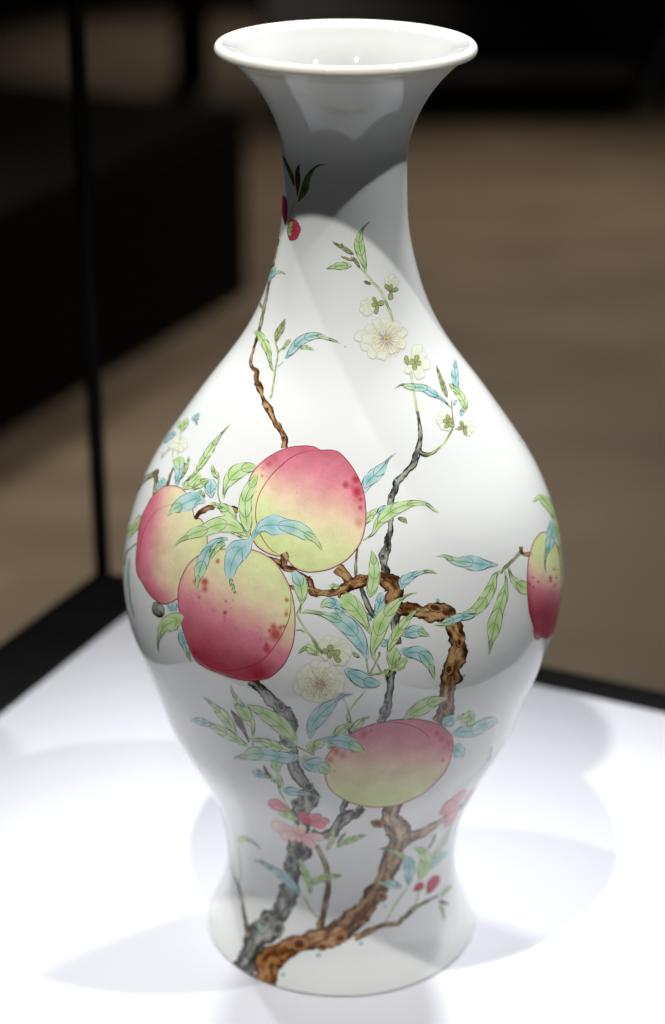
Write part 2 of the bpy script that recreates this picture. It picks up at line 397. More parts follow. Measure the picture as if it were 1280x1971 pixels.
def twig(view, pts, w=1.2, col=(176, 200, 128), ink=INK, name="twig"):
    P = toP(view, pts); m = Motif(name); Q = crom(P[:, :2], 3.0)
    m.stroke(Q, w*1.9, col, off=0.0, raw=True, taper=False)
    if w > 0.8:
        N = normals2(Q); n = len(Q); i = 0
        while i < n-2:
            k = int(rng.integers(3, 9)); sg = 1 if rng.random() < .5 else -1
            m.stroke((Q+N*sg*w*.85)[i:i+k+1], 0.8, ink, raw=True); i += k+int(rng.integers(0, 3))
    return m

def peach(view, outline, crease, pinkf, spots=(), spotview=None, label=None, center=None, crease_w=1.6, lobe=None):
    O = crom(toP(view, outline)[:, :2], 2.6, closed=True) if not isinstance(outline, np.ndarray) else crom(outline, 2.6, closed=True)
    m = Motif("peach", M_PEACH, label=label)
    yel = lin((238, 239, 188))*.94; yg = lin((222, 236, 168))*.94; org = lin((243, 218, 186))*.94; pk = lin((228, 140, 158))*.93; cr = lin((176, 44, 70))*.92
    def cf(X, Y, s_):
        p = np.clip(pinkf(X, Y), 0, 1.0) + 0.05*(vnoise(X*.05, Y*.05, 3)-.5)+0.03*(vnoise(X*.25, Y*.25, 4)-.5)
        p = np.clip(p, 0, 1)[..., None]
        c = mix(yg, yel, np.clip(p*4, 0, 1)); c = mix(c, org, np.clip((p-.18)/.22, 0, 1)); c = mix(c, pk, np.clip((p-.38)/.27, 0, 1)); c = mix(c, cr, np.clip((p-.66)/.34, 0, 1))
        c = mix(c, pk*.75+cr*.25, (np.clip((s_-.965)/.035, 0, 1)*.5)[..., None])
        for (sx, sy, r, st) in sp:
            d = np.hypot(X-sx, (Y-sy)*0.9)/r; a = np.clip(1.15-d, 0, 1)*st
            c = mix(c, lin((196, 52, 60))*.85, np.clip(a*1.25, 0, .85)[..., None])
        return c
    sw = VIEWS[spotview or view]; sp = [(sw[0]+a/sw[2], sw[1]+b/sw[2], r/sw[2]*0.88, st*0.9) for a, b, r, st in spots]
    m.blob(O, cf, 52, center=center)
    m.stroke(np.concatenate([O, O[:2]]), 1.5, CRIM, raw=True, taper=False)
    for cr_ in crease:
        m.stroke(toP(view, cr_)[:, :2], crease_w, (162, 44, 72))
    return m

def petal_shape(cx, cy, ax, ay, bx, by, wd, n=28, notch=0.0):
    """petal from (ax,ay) at the flower's heart to (bx,by) at its tip"""
    t = np.linspace(0, 2*np.pi, n, endpoint=False); L = np.array([bx-ax, by-ay]); l = np.hypot(*L); u = L/l; v = np.array([-u[1], u[0]])
    s = 0.5-0.5*np.cos(t); r = np.sin(t)*(0.55+0.55*s)
    s = s*(1-notch*np.exp(-((t-np.pi)/.35)**2))
    return np.array([ax, ay])+L*s[:, None]+v*(r*wd)[:, None]
def petal(view, par, a, b, wd, tipc, basec, ink, lw=0.9, name="petal", notch=0.0):
    p = toP(view, [a, b]); O = petal_shape(0, 0, p[0, 0], p[0, 1], p[1, 0], p[1, 1], wd/VIEWS[view][2], notch=notch)
    m = Motif(name, parent=par); L = p[1, :2]-p[0, :2]; l2 = (L**2).sum(); sd = len(MOTIFS)
    cen = O.mean(0); an = np.linspace(0, 2*np.pi, len(O), endpoint=False)
    O = cen+(O-cen)*(1+0.16*(vnoise(np.cos(an)*2.2+9, np.sin(an)*2.2+9, sd)-0.5)+0.07*(vnoise(np.cos(an)*6+20, np.sin(an)*6+20, sd)-0.5))[:, None]
    tcx, bcx = lin(tipc)*.93, lin(basec)*.93
    def cf(X, Y, s_):
        t = ((X-p[0, 0])*L[0]+(Y-p[0, 1])*L[1])/l2
        c = mix(bcx, tcx, np.clip(t*1.2, 0, 1)[..., None]); c = mix(c, tcx*np.array((.97, .97, .93)), (np.clip((s_-.7)/.3, 0, 1)*.6)[..., None])
        return c*(0.97+0.05*vnoise(X*.3, Y*.3, sd))[..., None]
    m.blob(O, cf, 6); m.stroke(np.concatenate([O, O[:1]]), lw, ink, raw=True, taper=False)
    # light relief lines on the petal
    for f in (-.55, -.2, .2, .5):
        q0 = p[0, :2]+L*.35; v = np.array([-L[1], L[0]])/math.sqrt(l2)*wd/VIEWS[view][2]*f
        m.stroke([q0+v*.4, q0+L*.25+v, p[0, :2]+L*.88+v*1.15], lw*.6, np.array(ink)*.5+np.array(tipc)*.5)
    return m
WT, WB, WI = (242, 243, 228), (230, 238, 204), (206, 210, 184)
PT, PB, PI_ = (246, 224, 208), (234, 156, 166), (188, 104, 122)
def blossom(view, c, petals, stamens=0, R=30, kind='w', sepals=(), heart=True, label=None, stem=None):
    m = Motif("blossom", label=label); x, y = c; tipc, bc, ink = {'w': (WT, WB, WI), 'k': (PT, PB, PI_), 'r': ((204, 72, 94), (172, 40, 64), (120, 24, 48)), 'q': ((238, 158, 164), (216, 108, 124), (172, 76, 98))}[kind]
    q = toP(view, [(x, y)])[0]
    m.blob(np.stack([q[0]+2*np.cos(np.linspace(0, 6.28, 12)), q[1]+2*np.sin(np.linspace(0, 6.28, 12))], -1), bc, 2)
    for (bx, by, wd) in petals:
        LEVEL[0] += 0.25; petal(view, m, (x, y), (bx, by), wd, tipc, bc, ink, notch=0.06 if kind == 'w' else 0)
    if stamens:
        LEVEL[0] += 1; s = Motif("stamens", parent=m)
        for k in range(stamens):
            a = 2*math.pi*k/stamens+rng.uniform(-.08, .08); r = R/VIEWS[view][2]*rng.uniform(.55, 1.0)
            e = q[:2]+np.array([math.cos(a), math.sin(a)])*r; b_ = q[:2]+np.array([math.cos(a), math.sin(a)])*r*.15
            s.stroke(np.array([b_, (b_+e)/2, e]), .75, (206, 176, 184) if k % 2 else (228, 220, 170)); s.stroke(np.array([b_, b_*.45+e*.55]), 1.0, (168, 104, 132))
            for _ in range(3):
                an = e+rng.uniform(-3.6, 3.6, 2); tt = np.linspace(0, 2*np.pi, 8, endpoint=False); rr = rng.uniform(0.8, 1.35)
                s.blob(np.stack([an[0]+rr*np.cos(tt), an[1]+rr*np.sin(tt)], -1), (240, 222, 120), 1, off=0.009e-3)
        tt = np.linspace(0, 2*np.pi, 12, endpoint=False)
        s.blob(np.stack([q[0]+3.6*np.cos(tt), q[1]+3.6*np.sin(tt)], -1), (220, 196, 60), 2, off=0.011e-3)
        s.blob(np.stack([q[0]+1.3*np.cos(tt), q[1]+1.3*np.sin(tt)], -1), (110, 70, 40), 1, off=0.014e-3)
    for (a, b_, wd) in sepals:
        LEVEL[0] += 0.3; petal(view, m, a, b_, wd, (176, 208, 130), (170, 170, 110), (120, 84, 70), lw=1.1, name="sepal")
    return m

def dots(view, name, pts, col):
    tt = np.linspace(0, 2*np.pi, 12, endpoint=False)
    for (x, y, r) in pts:
        m = Motif(name); q = toP(view, [(x, y, r)])[0]; j = 1+.6*(vnoise(np.cos(tt)*2+5, np.sin(tt)*2+x, 3)-.5)
        m.blob(np.stack([q[0]+q[2]*j*np.cos(tt), q[1]+q[2]*j*np.sin(tt)], -1), col, 2)

# ================================================================== the painting
# --- level 0: twigs and branches that pass behind everything
LEVEL[0] = 0
dots('P', 'teal_speck', [(897, 1250, 3), (502, 1786, 5), (613, 1838, 5), (545, 1876, 4), (560, 1366, 2), (843, 1155, 3.5), (695, 1816, 4), (893, 1300, 3), (762, 924, 3), (508, 1331, 2.5), (741, 1744, 3)], (150, 198, 188))
branch('P', 'olive', [(685, 1108, 2.6), (685, 1080, 2.2), (688, 1052, 1.8)], name="twig")
branch('P', 'grey', [(722, 1188, 6), (710, 1170, 5.6), (702, 1152, 5), (696, 1134, 4), (690, 1110, 2.6)])
branch('P', 'grey', [(768, 1240, 5), (764, 1226, 8), (759, 1208, 7), (762, 1190, 7), (768, 1170, 6), (762, 1150, 6)])
branch('P', 'grey', [(745, 1114, 9), (741, 1090, 7), (740, 1070, 9), (746, 1048, 6.5), (750, 1022, 6), (752, 995, 5.5), (752, 972, 5.5), (754, 955, 7.5), (760, 940, 6.5), (765, 926, 7), (779, 912, 6.5), (792, 898, 7), (802, 880, 7.5), (806, 860, 5.5), (808.6, 840, 3.8), (807.5, 820, 3), (803, 792, 2.4)],
       label="upright grey branch beside the upper peach", knots=[(737, 1071, 4, 5.5, 10), (752, 955, 3.5, 4.5, 0)], rough=.3)
branch('P', 'green', [(803, 795, 2.4), (799, 768, 2.3), (796, 752, 2.2), (793, 730, 2.2), (787, 707, 2.6), (782, 685, 2.8)], name="twig")
branch('P', 'grey', [(806, 868, 4.5), (814, 873, 4.6), (828, 874, 3.5), (842, 865, 2.6)], name="twig", kinds='green')
branch('P', 'green', [(842, 865, 2.6), (857, 850, 2.2), (868, 831, 2), (873, 820, 1.8)], name="twig")
twig('D4', [(930, 960), (912, 850), (905, 760), (903, 690)], 1.2, (180, 170, 140))
twig('D4', [(935, 985), (965, 990)], 1.0)
branch('P', 'grey', [(756, 1291, 7.5), (752, 1306, 8.5), (750, 1325, 7), (747, 1344, 9), (743, 1368, 10), (732, 1392, 8.5)], label="short grey branch rising behind the lowest peach", knots=[(745, 1352, 5, 4, 20)], rough=.35)
branch('P', 'green', [(757, 1290, 2), (745, 1300, 3), (741, 1288, 2)], name="twig")
# top twig with the white blossoms
branch('P', 'green', [(757, 618, 1.8), (750, 598, 2.6), (744, 584, 3), (733, 561, 2.6), (716, 542, 2.4), (702, 524, 2.0), (692, 514, 1.4)], name="twig")
branch('P', 'olive', [(714, 546, 2), (706, 544, 2.8), (701, 541, 1.8)], name="twig")
# upper left branch
branch('P', 'brown', [(549, 862, 7.0), (548, 846, 6.6), (541, 830, 4.9), (533, 818, 4.9), (525, 804, 5.1), (518, 790, 6.1), (508, 770, 4.9), (504, 760, 4.5), (500, 746, 5.3), (493, 730, 4.5), (494.5, 714, 5.3), (485, 708, 4.5), (483.5, 690, 3.3), (489.6, 669.5, 2.8), (499, 636, 2.3)],
       label="thin gnarled branch climbing above the upper peach", knots=[(546, 843, 4.5, 6, 0), (515, 787, 3, 3.5, 0), (493, 739, 3.2, 3.8, 0)], rough=.35)
branch('P', 'olive', [(499, 638, 2.8), (508, 596, 2.8), (515, 560, 2.3), (523.7, 523, 2), (530, 489, 1.8), (537, 460, 1.7)], name="twig")
branch('P', 'green', [(537, 462, 1.6), (549, 436, 1.6), (559, 414, 1.1), (567.5, 387, 1)], name="twig")
branch('P', 'olive', [(508, 594, 2.4), (503, 590, 2.4), (501, 583, 1.2)], name="twig")
twig('D6', [(365, 2000), (385, 1960), (400, 1850), (415, 1760), (430, 1640), (412, 1560)], 1.6)
twig('D6', [(400, 1790), (375, 1765), (360, 1735)], .9)
twig('D6', [(430, 1640), (455, 1615), (475, 1600)], 1.3)
twig('D6', [(420, 1750), (455, 1730), (470, 1710)], .8, (150, 180, 190))
# left edge branches
branch('P', 'olive', [(262, 946, 3), (273, 930, 4), (284, 919, 4.6), (299, 911, 5), (303, 902, 2)], name="branch")
branch('P', 'olive', [(299, 911, 4.4), (300.5, 925, 4), (297, 958, 3.4)], name="twig")
branch('P', 'olive', [(322, 938, 2.8), (325, 925, 2.4), (329, 913, 2), (334, 900, 1.4)], name="twig")
branch('P', 'grey', [(301, 1158, 5), (303, 1168, 8), (309, 1178, 8.5), (316, 1184, 6)], label="stub of dark bark below the left peach", rough=.35)
twig('C4', [(600, 505), (615, 430), (622, 350), (628, 200)], 1.4, (214, 222, 176), (170, 170, 130))
twig('C4', [(560, 620), (545, 500), (560, 400)], 1.0, (216, 222, 180), (180, 180, 140))
twig('A3', [(110, 680), (85, 700), (60, 725), (52, 790)], 1.3, (170, 190, 130))
# grey leaning trunk at lower left
branch('P', 'grey', [(463, 1880, 21), (471, 1862, 22), (484, 1832, 25), (501, 1804, 26), (521, 1783, 23), (538, 1761, 21), (550, 1734, 20), (562, 1702, 18), (564, 1676, 17), (563, 1654, 20), (571, 1634, 22), (576, 1610, 17), (581, 1580, 17), (584, 1560, 18), (590, 1538, 19), (593, 1516, 14), (581, 1498, 14), (568, 1480, 12), (562, 1462, 12), (560, 1446, 11), (553, 1426, 14), (557, 1404, 13), (556, 1388, 12), (543, 1371, 14), (530, 1354, 13), (514, 1337, 12), (497, 1322, 11.5), (480, 1311, 9)],
       label="grey lichened branch running up the lower left", rough=.3,
       knots=[(535, 1788, 13, 15, 30), (513, 1769, 12, 9, -20), (472, 1838, 8, 6, 10), (594, 1514, 11, 9, 30), (541, 1359, 8, 12, -20), (547, 1427, 9, 7, 10), (560, 1655, 10, 14, 0), (570, 1545, 10, 8, 0)])
branch('P', 'grey', [(661, 1564, 7.5), (659, 1557, 6), (664, 1548, 5.5), (666, 1538, 6)], name="branch", rough=.3)
branch('P', 'grey', [(600, 1598, 4), (612, 1606, 6), (628, 1607, 9), (640, 1600, 10), (650, 1590, 9.5), (662, 1576, 10), (674, 1568, 8), (686, 1563, 8), (697, 1552, 7)], label="small forked grey branch under the lowest peach", rough=.3)
branch('P', 'brown', [(616, 1792, 9), (617, 1780, 7), (622, 1763, 6), (628, 1733, 5.6), (632, 1703, 4.6), (628.6, 1674, 4.8), (621, 1650, 4.6), (609, 1626, 4)], name="branch", kinds='olive', rough=.25)
twig('E7', [(1035, 920), (985, 870), (930, 780), (905, 740)], 1.3)
branch('P', 'brown', [(478, 1802, 6), (475, 1788, 4.5), (470.5, 1765, 3.6), (464, 1728, 3.0), (459, 1705, 3.4), (450, 1686, 2), (443, 1664, 1.4)], name="branch", kinds='olive')
twig('E7', [(385, 650), (402, 560), (392, 450), (380, 340)], 1.4, (176, 188, 150))
twig('E7', [(340, 520), (300, 300), (262, 130), (225, 20)], 1.0, (205, 214, 180), (190, 196, 170))
branch('P', 'tan', [(772, 1622, 14), (787, 1613, 12), (804, 1606, 9.5), (827, 1594, 7), (851, 1580, 5.6), (874, 1564, 4.6), (893, 1548, 3.6), (905, 1535, 3)], name="branch", kinds='olive')
branch('P', 'brown', [(682, 1806, 8), (694, 1800, 6), (710, 1793, 5), (734, 1782, 4), (766, 1777, 4.4), (774, 1768, 4), (781, 1764, 3.6), (797, 1749, 3.8), (818, 1737, 2.6), (838, 1726, 1.8), (846, 1722, 1)], name="branch", kinds='olive', rough=.3)
twig('E8', [(430, 965), (480, 870), (550, 760), (610, 680)], 1.5, (190, 205, 160))
twig('E8', [(670, 850), (700, 740), (730, 640)], 1.6, (190, 200, 150))
twig('D2', [(880, 515), (850, 590), (810, 655)], 1.8, (150, 130, 110))

# --- level 1: main brown trunk
LEVEL[0] = 2
TR = branch('P', 'rust', [(506, 1902, 21), (511, 1882, 22), (515, 1855, 23), (533, 1836, 20), (569, 1820, 18), (595, 1814, 19), (623, 1805, 19), (644, 1798, 23), (668, 1783, 23), (697, 1752, 21), (718, 1724, 19), (735, 1699, 18), (750, 1674, 19), (759, 1644, 19), (766, 1620, 19), (764, 1598, 26), (750, 1577, 21), (755, 1558, 19), (760, 1538, 19)],
       label="thick rust brown trunk rising from the foot", rough=.22, kinds='tan',
       knots=[(576, 1817, 17, 15, 10), (655, 1806, 14, 10, -20), (735, 1725, 11, 9, 30), (727, 1585, 13, 8, 10), (620, 1822, 12, 7, 0), (543, 1850, 9, 6, -30)])
branch('P', 'brown', [(844, 1392, 15), (852, 1378, 17), (859, 1360, 17), (861, 1338, 18), (866, 1314, 18), (872, 1291, 19), (877, 1268, 18), (883, 1248, 18), (880, 1228, 19), (873, 1210, 18), (866, 1196, 17), (862, 1184, 17), (846, 1177, 17), (823, 1178, 15.5), (797, 1176, 14), (776, 1172, 14), (764, 1160, 15), (757, 1150, 16), (761, 1136, 16), (754, 1122, 16), (738, 1115, 13), (721, 1112, 12.5), (698, 1117, 12), (680, 1124, 12), (663, 1130, 10), (643, 1139, 7.5), (622, 1142, 6), (608, 1140, 8), (599, 1132, 7), (595, 1117, 6.5), (584, 1109, 6), (567, 1100, 5.6), (550, 1092, 6.6), (537, 1082, 5), (520, 1075, 4), (512, 1072, 3)],
       label="thick brown branch twisting up the right of the middle", rough=.26,
       knots=[(856, 1360, 9, 13, 20), (864, 1288, 8, 11, 10), (884, 1236, 6, 10, 0), (838, 1170, 16, 8, 15), (742, 1158, 9, 7, 0), (711, 1110, 10, 4, 5), (660, 1144, 10, 6, -20), (609, 1145, 5, 3.5, 0), (596, 1112, 3, 4, 0)])
branch('P', 'brown', [(674, 1122, 12), (664, 1108, 10), (649, 1092, 10.5)], name="branch", rough=.2)
branch('P', 'brown', [(600, 1132, 4.5), (582, 1131, 3.6), (568, 1131, 3.4), (553, 1129, 2.6)], name="branch", rough=.25)
branch('P', 'brown', [(377, 1002, 5), (379, 994, 4), (384, 987, 4.6), (394, 980, 5), (405, 978, 4.4), (413, 979, 3.6)], name="branch", rough=.4)
branch('P', 'brown', [(432, 976, 2), (440, 978, 4.4), (449, 978, 5), (458, 986, 4)], name="branch", rough=.5)
branch('P', 'brown', [(1022, 1066, 4), (1012, 1066, 4), (1004, 1062, 3.4), (1002, 1052, 2.8)], name="branch", rough=.3)
branch('P', 'olive', [(1003, 1061, 2.6), (990, 1075, 2.2), (978, 1087, 2.6), (970, 1094, 2.6), (964, 1104, 1.4)], name="twig")
branch('P', 'olive', [(1064, 1048, 2.5), (1072, 1058, 4), (1078, 1070, 3), (1083, 1082, 2)], name="twig")
branch('P', 'grey', [(622, 1484, 3), (608, 1478, 2.2), (594, 1469, 1.6)], name="twig")
# middle green twigs
for a_ in ([(605, 955), (650, 948), (710, 938), (770, 905)], [(608, 955), (640, 890), (672, 815)], [(600, 950), (585, 865), (575, 800)], [(700, 940), (665, 870)], [(730, 985), (725, 960), (735, 930)]):
    twig('C1', a_, 1.7)
branch('C1', 'olive', [(670, 830, 4), (680, 800, 9), (678, 778, 6)], name="twig")
branch('C1', 'green', [(45, 490, 7), (100, 585, 8), (160, 665, 10), (205, 735, 12), (250, 800, 12)], name="twig")
twig('C1', [(45, 490), (80, 400)], 1.3); twig('C1', [(40, 610), (75, 608), (105, 625)], 1.3)
branch('C1', 'green', [(445, 1270, 14), (440, 1220, 12), (420, 1170, 8), (400, 1130, 6)], name="twig", kinds='green')
branch('P', 'olive', [(674, 1412, 4), (673, 1395, 3.6), (670, 1375, 3)], name="twig", kinds='green')
branch('C1', 'green', [(455, 1220, 6), (510, 1150, 7), (580, 1070, 3)], name="twig")
branch('C5', 'green', [(840, 1110, 5), (760, 970, 6), (712, 885, 6), (695, 800, 5), (700, 740, 3)], name="twig")
twig('C5', [(850, 545), (910, 580), (980, 615)], 1.1, (150, 130, 110)); twig('C5', [(505, 545), (510, 490), (475, 485)], 1.0)
twig('C2', [(420, 430), (400, 360), (406, 255)], 1.3); twig('C2', [(420, 430), (500, 520), (600, 650), (640, 700)], 1.6)
twig('C2', [(1030, 1280), (1045, 1200)], 1.3)

# --- level 3: leaves that lie behind the fruit
LEVEL[0] = 4
leaf('C3', 'b', [(245, 435, 10), (265, 360, 40), (310, 310, 48), (370, 255, 40), (405, 210, 16), (440, 165, 5), (490, 125, 3)], label="pale blue leaf beside the upper peach")
leaf('C3', 'g', [(225, 690, 10), (270, 630, 30), (310, 590, 24), (355, 555, 6)])
leaf('C3', 'b', [(340, 600, 8), (380, 565, 26), (435, 535, 10)])
leaf('C3', 'o', [(500, 630, 4), (545, 640, 20), (575, 672, 2)])
leaf('C3', 'g', [(285, 1240, 6), (300, 1180, 38), (320, 1090, 44), (318, 980, 36), (310, 910, 14), (300, 875, 3)])
leaf('C1', 'gb', [(80, 410, 4), (85, 340, 42), (65, 240, 50), (20, 160, 18)])
leaf('C1', 'b', [(650, 490, 10), (680, 420, 36), (690, 360, 30), (700, 320, 8)])
leaf('C1', 'b', [(620, 540, 6), (590, 510, 18), (560, 470, 16), (545, 440, 4)])
leaf('C1', 'b', [(760, 690, 8), (720, 710, 30), (680, 712, 8)])
leaf('C1', 'bg', [(855, 650, 8), (920, 630, 46), (980, 620, 44), (1030, 640, 20), (1068, 660, 3)])
leaf('D7', 'g', [(680, 450, 6), (710, 540, 18), (760, 600, 46), (820, 640, 60), (880, 670, 46)])
leaf('C4', 'b', [(390, 860, 20), (430, 810, 44), (440, 775, 36), (420, 752, 8)])
leaf('A3', 'g', [(132, 540, 10), (110, 590, 18), (85, 620, 16), (70, 655, 4)], lw=.9)
leaf('D5', 'b', [(665, 1160, 50), (670, 1100, 62), (672, 1040, 50)])
leaf('D5', 'bg', [(770, 1390, 24), (800, 1500, 56), (840, 1610, 44), (868, 1700, 26), (912, 1810, 4)])
leaf('C2', 'g', [(440, 400, 4), (455, 320, 18), (490, 250, 46), (550, 190, 56), (620, 162, 42), (670, 160, 28), (705, 165, 8)], label="green leaf curling over left of the upper peach")
leaf('A6', 'b', [(810, 480, 10), (840, 445, 36), (880, 425, 22)]); leaf('A6', 'g', [(890, 425, 6), (940, 425, 30), (990, 385, 10)])
leaf('A6', 'g', [(960, 490, 6), (978, 440, 24), (997, 380, 8)])
leaf('A6', 'b', [(860, 530, 6), (920, 510, 32), (1000, 498, 36), (1070, 460, 36), (1120, 442, 24), (1145, 455, 4)], label="blue leaf to the right of the lowest peach")
leaf('A6', 'b', [(860, 610, 10), (900, 622, 46), (940, 655, 12)]); leaf('A6', 'p', [(1080, 690, 4), (1100, 650, 8), (1105, 595, 3)], faint=.4)
leaf('A6', 'g', [(130, 545, 8), (170, 505, 28), (220, 472, 18), (262, 452, 4)]); leaf('A6', 'g', [(240, 500, 6), (285, 462, 24), (320, 430, 9), (362, 413, 3)])
leaf('A6', 'g', [(130, 620, 4), (112, 600, 16), (140, 588, 6)])
leaf('D4', 'o', [(858, 670, 3), (830, 590, 24), (795, 490, 22), (745, 335, 3)])
leaf('D4', 'b', [(960, 585, 12), (940, 500, 36), (935, 410, 36), (938, 335, 18), (938, 270, 2)])
leaf('D4', 'b', [(1000, 780, 8), (1006, 825, 26), (1012, 858, 10)]); leaf('D4', 'b', [(920, 750, 4), (940, 715, 14), (950, 690, 6)])
leaf('D6', 'd', [(560, 320, 2), (545, 250, 15), (510, 170, 12), (466, 70, 3)]); leaf('D6', 'm', [(585, 400, 2), (590, 290, 18), (588, 205, 16), (602, 145, 2)])
leaf('D6', 'd', [(590, 445, 3), (638, 360, 26), (665, 260, 22), (715, 185, 10), (760, 155, 4), (808, 150, 2)])
leaf('D6', 'b', [(362, 1062, 4), (382, 1015, 28), (398, 975, 20), (410, 955, 3)], lw=.9); leaf('D6', 'g', [(400, 1008, 8), (430, 1000, 12), (460, 1000, 6), (492, 1018, 2)], lw=.8)
leaf('D6', 'g', [(238, 1470, 4), (280, 1490, 24), (325, 1555, 32), (358, 1640, 22), (370, 1710, 10), (400, 1790, 2)], label="drooping green leaf on the upper left branch")
leaf('D6', 'o', [(415, 1560, 4), (428, 1500, 24), (460, 1440, 24), (490, 1370, 2)])
leaf('D6', 'bg', [(490, 1685, 6), (540, 1625, 26), (600, 1555, 36), (680, 1512, 32), (760, 1505, 20), (830, 1528, 12), (925, 1562, 3)], label="long blue leaf with green tip on the left shoulder")
leaf('D6', 'g', [(605, 1606, 3), (655, 1595, 16), (716, 1618, 3)], lw=.9); leaf('D6', 'g', [(470, 1615, 4), (498, 1570, 16), (535, 1528, 7)], lw=.9)
leaf('D3', 'g', [(245, 388, 3), (190, 390, 28), (130, 392, 30), (80, 402, 14), (35, 414, 2)]); leaf('D3', 'g', [(362, 440, 6), (337, 350, 26), (312, 260, 42), (303, 180, 34), (322, 110, 14), (360, 55, 5), (398, 20, 2)], label="topmost green leaf beside the white blossom")
leaf('D3', 'o', [(260, 300, 3), (215, 270, 18), (170, 240, 16), (120, 215, 9), (85, 188, 2)], lw=1.1); leaf('D3', 'o', [(310, 410, 3), (275, 350, 16), (235, 320, 8)], lw=1.1)
leaf('D3', 'o', [(245, 350, 3), (200, 330, 9), (155, 312, 3)], lw=1.0); leaf('D3', 'o', [(180, 240, 3), (168, 220, 7), (160, 205, 2)], lw=.8)
leaf('A4', 'b', [(965, 158, 2), (985, 178, 7), (1003, 205, 4)], lw=.5, faint=.6)
leaf('D2', 'p', [(840, 760, 10), (900, 680, 26), (970, 560, 24), (1010, 470, 14), (1040, 400, 4)], lw=.9, faint=.2)
leaf('D2', 'b', [(800, 850, 10), (850, 800, 30), (920, 740, 30), (990, 690, 12)], lw=.9, faint=.25)
leaf('E7', 'p', [(225, 20, 2), (260, 130, 8), (290, 220, 3)], lw=.6, faint=.4)

# --- level 4: peaches
LEVEL[0] = 5
def sstep(a, b, x): t = np.clip((x-a)/(b-a), 0, 1); return t*t*(3-2*t)
# left peach
peach('P', [(271, 1000), (266.5, 1027), (263.8, 1053), (262, 1076), (262.5, 1094), (266, 1108), (274, 1121), (281.7, 1135), (291, 1147), (301.5, 1156), (312, 1161.5), (321, 1162.5), (332, 1158), (345, 1150), (365, 1135), (385, 1100), (398, 1065), (399, 1048), (398, 1028), (391, 1005), (384, 998), (376, 999), (372, 985), (366, 962), (356.7, 947), (347, 938.5), (331, 934.7), (315.7, 937.4), (302, 947), (290, 961), (280.5, 979)],
      [[(340, 968), (325, 973), (311, 977), (299, 986), (289, 999), (279, 1018), (272, 1040), (267.5, 1064)]],
      lambda X, Y: 0.86*np.exp(-np.maximum(0, (X-262)-0.10*np.maximum(0, 1080-Y)-0.30*np.maximum(0, Y-1100))/70.0) + 0.26*sstep(1110, 1165, Y)*sstep(370, 290, X)+0.10*sstep(30, 0, np.abs(X-290))*sstep(1040, 950, Y),
      spots=[(350, 1040, 3, .4)], label="left peach, crimson at its left edge and yellow green at right", center=(325, 1050))
LEVEL[0] = 6
# upper peach
peach('A3', [(865, 208), (930, 200), (985, 205), (1015, 220), (1060, 220), (1085, 224), (1112, 236), (1150, 275), (1188, 330), (1217, 390), (1234, 455), (1240, 540), (1232, 620), (1206, 690), (1152, 755), (1090, 795), (1030, 815), (960, 822), (905, 808), (868, 780), (845, 745), (800, 742), (755, 728), (705, 695), (675, 645), (655, 580), (640, 520), (640, 455), (655, 390), (690, 320), (740, 270), (800, 232)],
      [[(1020, 222), (965, 224), (890, 248), (825, 295), (765, 357), (717, 435), (699, 500), (698, 560), (712, 615), (730, 655), (765, 705), (805, 732), (850, 746), (892, 740)]],
      lambda X, Y: np.clip(0.70-0.70*sstep(866, 1112, Y-0.34*(X-600)), 0, 1) + 0.12*sstep(890, 862, Y-0.05*(X-590)) + 0.16*sstep(655, 705, X)*sstep(1045, 880, Y) - 0.16*sstep(540, 490, X+0.3*(930-Y))*sstep(880, 910, Y),
      spots=[(1140, 392, 22, .9), (1190, 365, 26, 1), (1195, 425, 30, 1), (1170, 400, 18, .4), (1214, 465, 14, .8), (1212, 505, 16, .8), (1205, 580, 30, .4), (760, 290, 26, .55), (735, 310, 14, .4), (728, 348, 10, .8), (700, 425, 6, .5), (790, 262, 30, .3), (1200, 450, 40, .3), (900, 430, 5, .4), (1110, 300, 5, .4)],
      label="upper peach, pink above fading to yellow green below", center=(592, 985))
LEVEL[0] = 7
# lower left peach in front of both
peach('P', [(491.5, 1060), (509, 1067), (529, 1081), (544, 1103), (556, 1126), (564, 1152), (568, 1187), (567, 1221), (562, 1246), (550, 1273), (535, 1291), (519, 1303), (498, 1309), (473, 1309.5), (445, 1303.5), (420, 1295), (400, 1287.5), (382, 1276.5), (371.5, 1262), (362.5, 1240), (353, 1213.6), (346, 1182), (343, 1155), (344, 1131), (351, 1108), (364.5, 1084.7), (383, 1069), (405, 1061), (438, 1056), (470, 1055)],
      [[(557, 1122), (560, 1152), (558, 1184), (548, 1211), (533, 1237), (514, 1262), (494, 1277), (473, 1285), (451, 1290), (426, 1290), (404, 1288)]],
      lambda X, Y: sstep(-190, 230, (Y-1165)*1.1-(X-460)*0.62)*1.05 - 0.12*sstep(530, 568, X)*sstep(1290, 1180, Y) + .12*sstep(40, 0, np.hypot(X-500, Y-1290)),
      spots=[(510, 768, 16, .9), (398, 868, 18, .6), (446, 870, 24, 1), (446, 905, 22, .7), (398, 805, 12, .5), (418, 947, 9, .8), (550, 965, 9, .7), (546, 1022, 14, 1), (575, 1000, 7, .6), (543, 1062, 7, .7), (544, 1045, 12, .4), (850, 960, 14, .9), (848, 1030, 16, .8), (850, 1010, 12, .4), (795, 1130, 40, 1), (785, 1090, 22, .8), (820, 1095, 16, .8), (838, 1090, 12, .8), (765, 1110, 12, .8), (750, 1180, 14, .9), (755, 1205, 24, .9), (740, 1200, 12, .6), (850, 820, 7, .3), (490, 1010, 20, .2), (600, 1100, 16, .2), (585, 960, 7, .4), (720, 1150, 7, .5)],
      spotview="A3", label="large lower left peach, crimson at its base with red freckles", center=(455, 1185))
